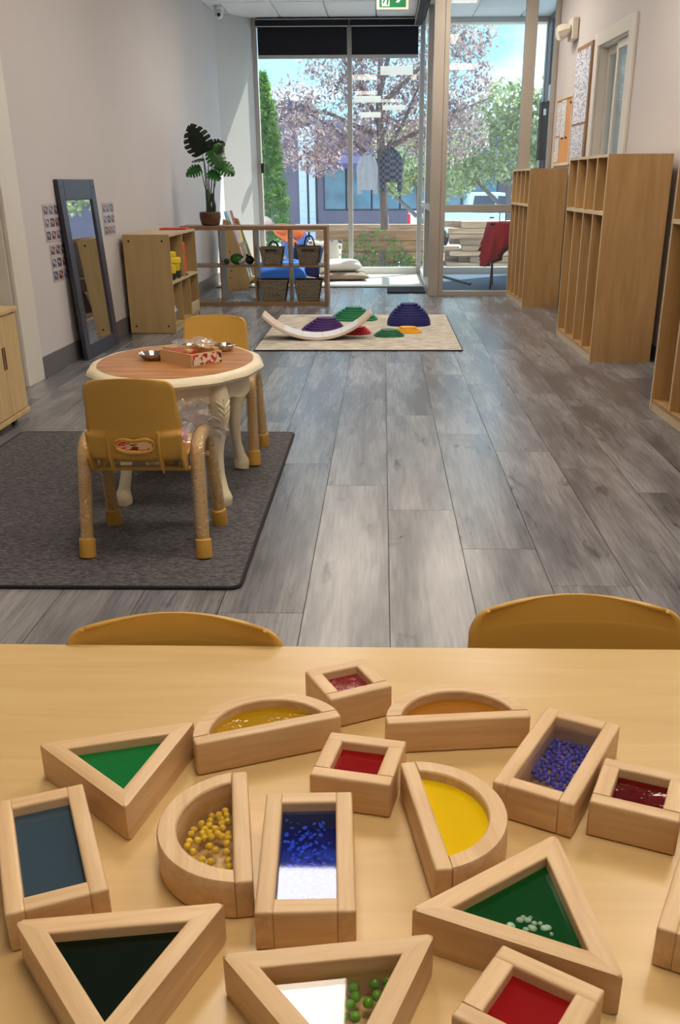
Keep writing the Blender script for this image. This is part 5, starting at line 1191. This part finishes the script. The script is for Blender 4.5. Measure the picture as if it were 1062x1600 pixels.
bm = B(); prism(bm, [(0, 3.1), (-1.0, 2.9), (-1.0, 3.1), (0, 4.0)], -6.0, -.2, Matrix(((0, 0, 1, 0), (1, 0, 0, 0), (0, 1, 0, 0), (0, 0, 0, 1)))); ob('awning', bm, AWN, bd)
bx('sign_band', mat('sign_band', (196, 204, 210), .6, vary=.05), bd, 2.6, 9.5, -.06, 0, 4.2, 4.6)
SG = mat('shop_glass', (96, 130, 150), .12, vary=.4, vscale=.9)
for x0, x1 in ((1.75, 2.62), (2.7, 3.7), (2.78+1.0, 4.9), (4.98, 6.2), (6.3, 7.5), (7.6, 9.0)):
    f = bx('window_frame', mat('plum_frame', (50, 50, 66), .6), bd, x0-.05, x1+.05, -.04, 0, 1.15, 2.85); bx('pane', SG, f, x0, x1, -.06, -.04, 1.2, 2.8)
for x in (1.15, 2.05):
    tag(ob('sign_post', tube(B(), [(0, 0, 0), (0, 0, 3.0 if x < 2 else 3.7)], .045, 8), BLACK, None, loc=(-3.07 if x < 2 else -2.72, 42.6, -1.1)), 'thin black post standing before the white siding panel' if x < 2 else 'taller thin black post beside the white siding panel', 'post')
b2 = thing('low_grey_building', 'low dark grey building beyond the white pickup truck', 'building', (9.5, 52, -1.1)); bx('wall', DKW, b2, -4, 12, 0, 6, 0, 2.9); bx('roof', mat('plum_parapet', (70, 66, 86)), b2, -4.2, 12.2, -.3, 6.3, 2.9, 3.3)
# white pickup truck
tk = thing('pickup_truck', 'white pickup truck parked beyond the lumber pile', 'truck', (1.0, 36, -1.1))
TWH = mat('white_car_paint', (222, 226, 230), .25, coat=.4); CG = mat('car_glass', (52, 66, 84), .08); TY = mat('tyre', (26, 26, 28), .9)
ML = Matrix(((1, 0, 0, 0), (0, 0, 1, 0), (0, 1, 0, 0), (0, 0, 0, 1)))
bm = B(); prism(bm, [(-.1, .55), (5.6, .55), (5.65, .95), (5.5, 1.13), (4.1, 1.22), (1.85, 1.22), (1.85, 1.28), (-.05, 1.28)], 0, 1.9, ML, bev=.05); ob('body', bm, TWH, tk, True)
bm = B(); prism(bm, [(1.95, 1.2), (4.25, 1.2), (3.45, 1.84), (3.2, 1.9), (2.15, 1.9), (2.0, 1.8)], .12, 1.78, ML, bev=.06); cbn = ob('cabin', bm, TWH, tk, True)
for p in ([(2.12, 1.26), (2.92, 1.26), (2.92, 1.80), (2.2, 1.80)], [(3.02, 1.26), (3.95, 1.26), (3.32, 1.78), (3.02, 1.80)]): ob('side_window', prism(B(), p, .105, .125, ML), CG, cbn)
for x in (.95, 4.6): ob('wheel', tube(B(), [(x, -.02, .40), (x, .24, .40)], .385, 20), TY, tk, True); ob('wheel', tube(B(), [(x, 1.66, .40), (x, 1.92, .40)], .385, 20), TY, tk, True)
bx('tail_light', mat('red_lens', (206, 30, 44), .25), tk, -.13, -.02, -.02, .12, .80, 1.22, bev=.02); bx('door_handle', BLACK, tk, 2.75, 2.9, -.02, 0, 1.08, 1.12)

# ------------------------------------------------------------------ crouching person outside
pe = thing('person', 'person in orange shirt, pale cap and blue jeans crouching outside the window', 'person', (-1.35, 15.55, -.15))
J = {'pelvis': (.20, .05, .50, .15), 'waist': (.06, .03, .60, .14), 'chest': (-.14, .0, .66, .155), 'neck': (-.30, -.03, .70, .065), 'head0': (-.37, -.05, .72, .085), 'head1': (-.45, -.07, .72, .10),
     'hipL': (.17, -.09, .44, .10), 'kneeL': (-.16, -.22, .44, .075), 'ankL': (.10, -.18, .10, .05), 'toeL': (-.10, -.20, .035, .038), 'hipR': (.17, .17, .44, .10), 'kneeR': (-.12, .28, .42, .075), 'ankR': (.14, .22, .10, .05), 'toeR': (-.06, .24, .035, .038),
     'shL': (-.20, -.17, .62, .07), 'elL': (.10, -.26, .42, .048), 'haL': (.30, -.24, .22, .036), 'fiL': (.36, -.23, .16, .026), 'shR': (-.20, .17, .62, .07), 'elR': (-.10, .26, .38, .048), 'haR': (-.18, .22, .17, .036), 'fiR': (-.20, .20, .10, .026)}
ED = [('pelvis', 'waist'), ('waist', 'chest'), ('chest', 'neck'), ('neck', 'head0'), ('head0', 'head1'), ('pelvis', 'hipL'), ('hipL', 'kneeL'), ('kneeL', 'ankL'), ('ankL', 'toeL'), ('pelvis', 'hipR'), ('hipR', 'kneeR'), ('kneeR', 'ankR'), ('ankR', 'toeR'), ('chest', 'shL'), ('shL', 'elL'), ('elL', 'haL'), ('haL', 'fiL'), ('chest', 'shR'), ('shR', 'elR'), ('elR', 'haR'), ('haR', 'fiR')]
names = list(J); me = bpy.data.meshes.new('skeleton'); me.from_pydata([J[k][:3] for k in names], [(names.index(a), names.index(b)) for a, b in ED], [])
so = bpy.data.objects.new('skeleton', me); COL.objects.link(so)
md = so.modifiers.new('skin', 'SKIN'); sv = me.skin_vertices[0].data
for i, k in enumerate(names): sv[i].radius = (J[k][3], J[k][3]); sv[i].use_root = (k == 'pelvis')
sb = so.modifiers.new('sub', 'SUBSURF'); sb.levels = 2; sb.render_levels = 2
bpy.context.view_layer.update(); dg = bpy.context.evaluated_depsgraph_get()
bme = bpy.data.meshes.new_from_object(so.evaluated_get(dg)); bpy.data.objects.remove(so)
SKIN = mat('skin', (206, 150, 128), .6); ORG = mat('orange_shirt', (226, 112, 52), .85, vary=.08); JEAN = mat('blue_jeans', (70, 104, 170), .9, vary=.12, vscale=12); BOOT = mat('brown_boot', (70, 54, 44), .8)
bme.materials.clear()
for k in (SKIN, ORG, JEAN, BOOT): bme.materials.append(k)
reg = {'pelvis': 2, 'waist': 1, 'chest': 1, 'neck': 0, 'head0': 0, 'head1': 0, 'hipL': 2, 'kneeL': 2, 'ankL': 3, 'toeL': 3, 'hipR': 2, 'kneeR': 2, 'ankR': 3, 'toeR': 3, 'shL': 1, 'elL': 1, 'haL': 0, 'fiL': 0, 'shR': 1, 'elR': 1, 'haR': 0, 'fiR': 0}
def seg_d(p, a, b):
    t = max(0, min(1, (p-a).dot(b-a)/(b-a).length_squared)); return (p-(a+(b-a)*t)).length, t
for f in bme.polygons:
    c = Vector(f.center); best = min(((seg_d(c, Vector(J[a][:3]), Vector(J[b][:3]))+(a, b)) for a, b in ED), key=lambda q: q[0]-.5*(J[q[2]][3]+J[q[3]][3]))
    f.material_index = reg[best[2]] if best[1] < .55 else reg[best[3]]
bme.shade_smooth(); o = bpy.data.objects.new('body', bme); COL.objects.link(o); o.parent = pe
ob('cap', ball(B(), (-.44, -.07, .765), .118, 14, 9, (1.05, 1, .72)), mat('pale_pink_cap', (216, 186, 184), .8), pe, True)
ob('cap_brim', ball(B(), (-.54, -.09, .735), .075, 12, 6, (1, 1, .16)), mat('pale_pink_cap', (216, 186, 184)), pe, True)
ob('nose', ball(B(), (-.545, -.10, .695), .018, 8, 6), SKIN, pe, True)
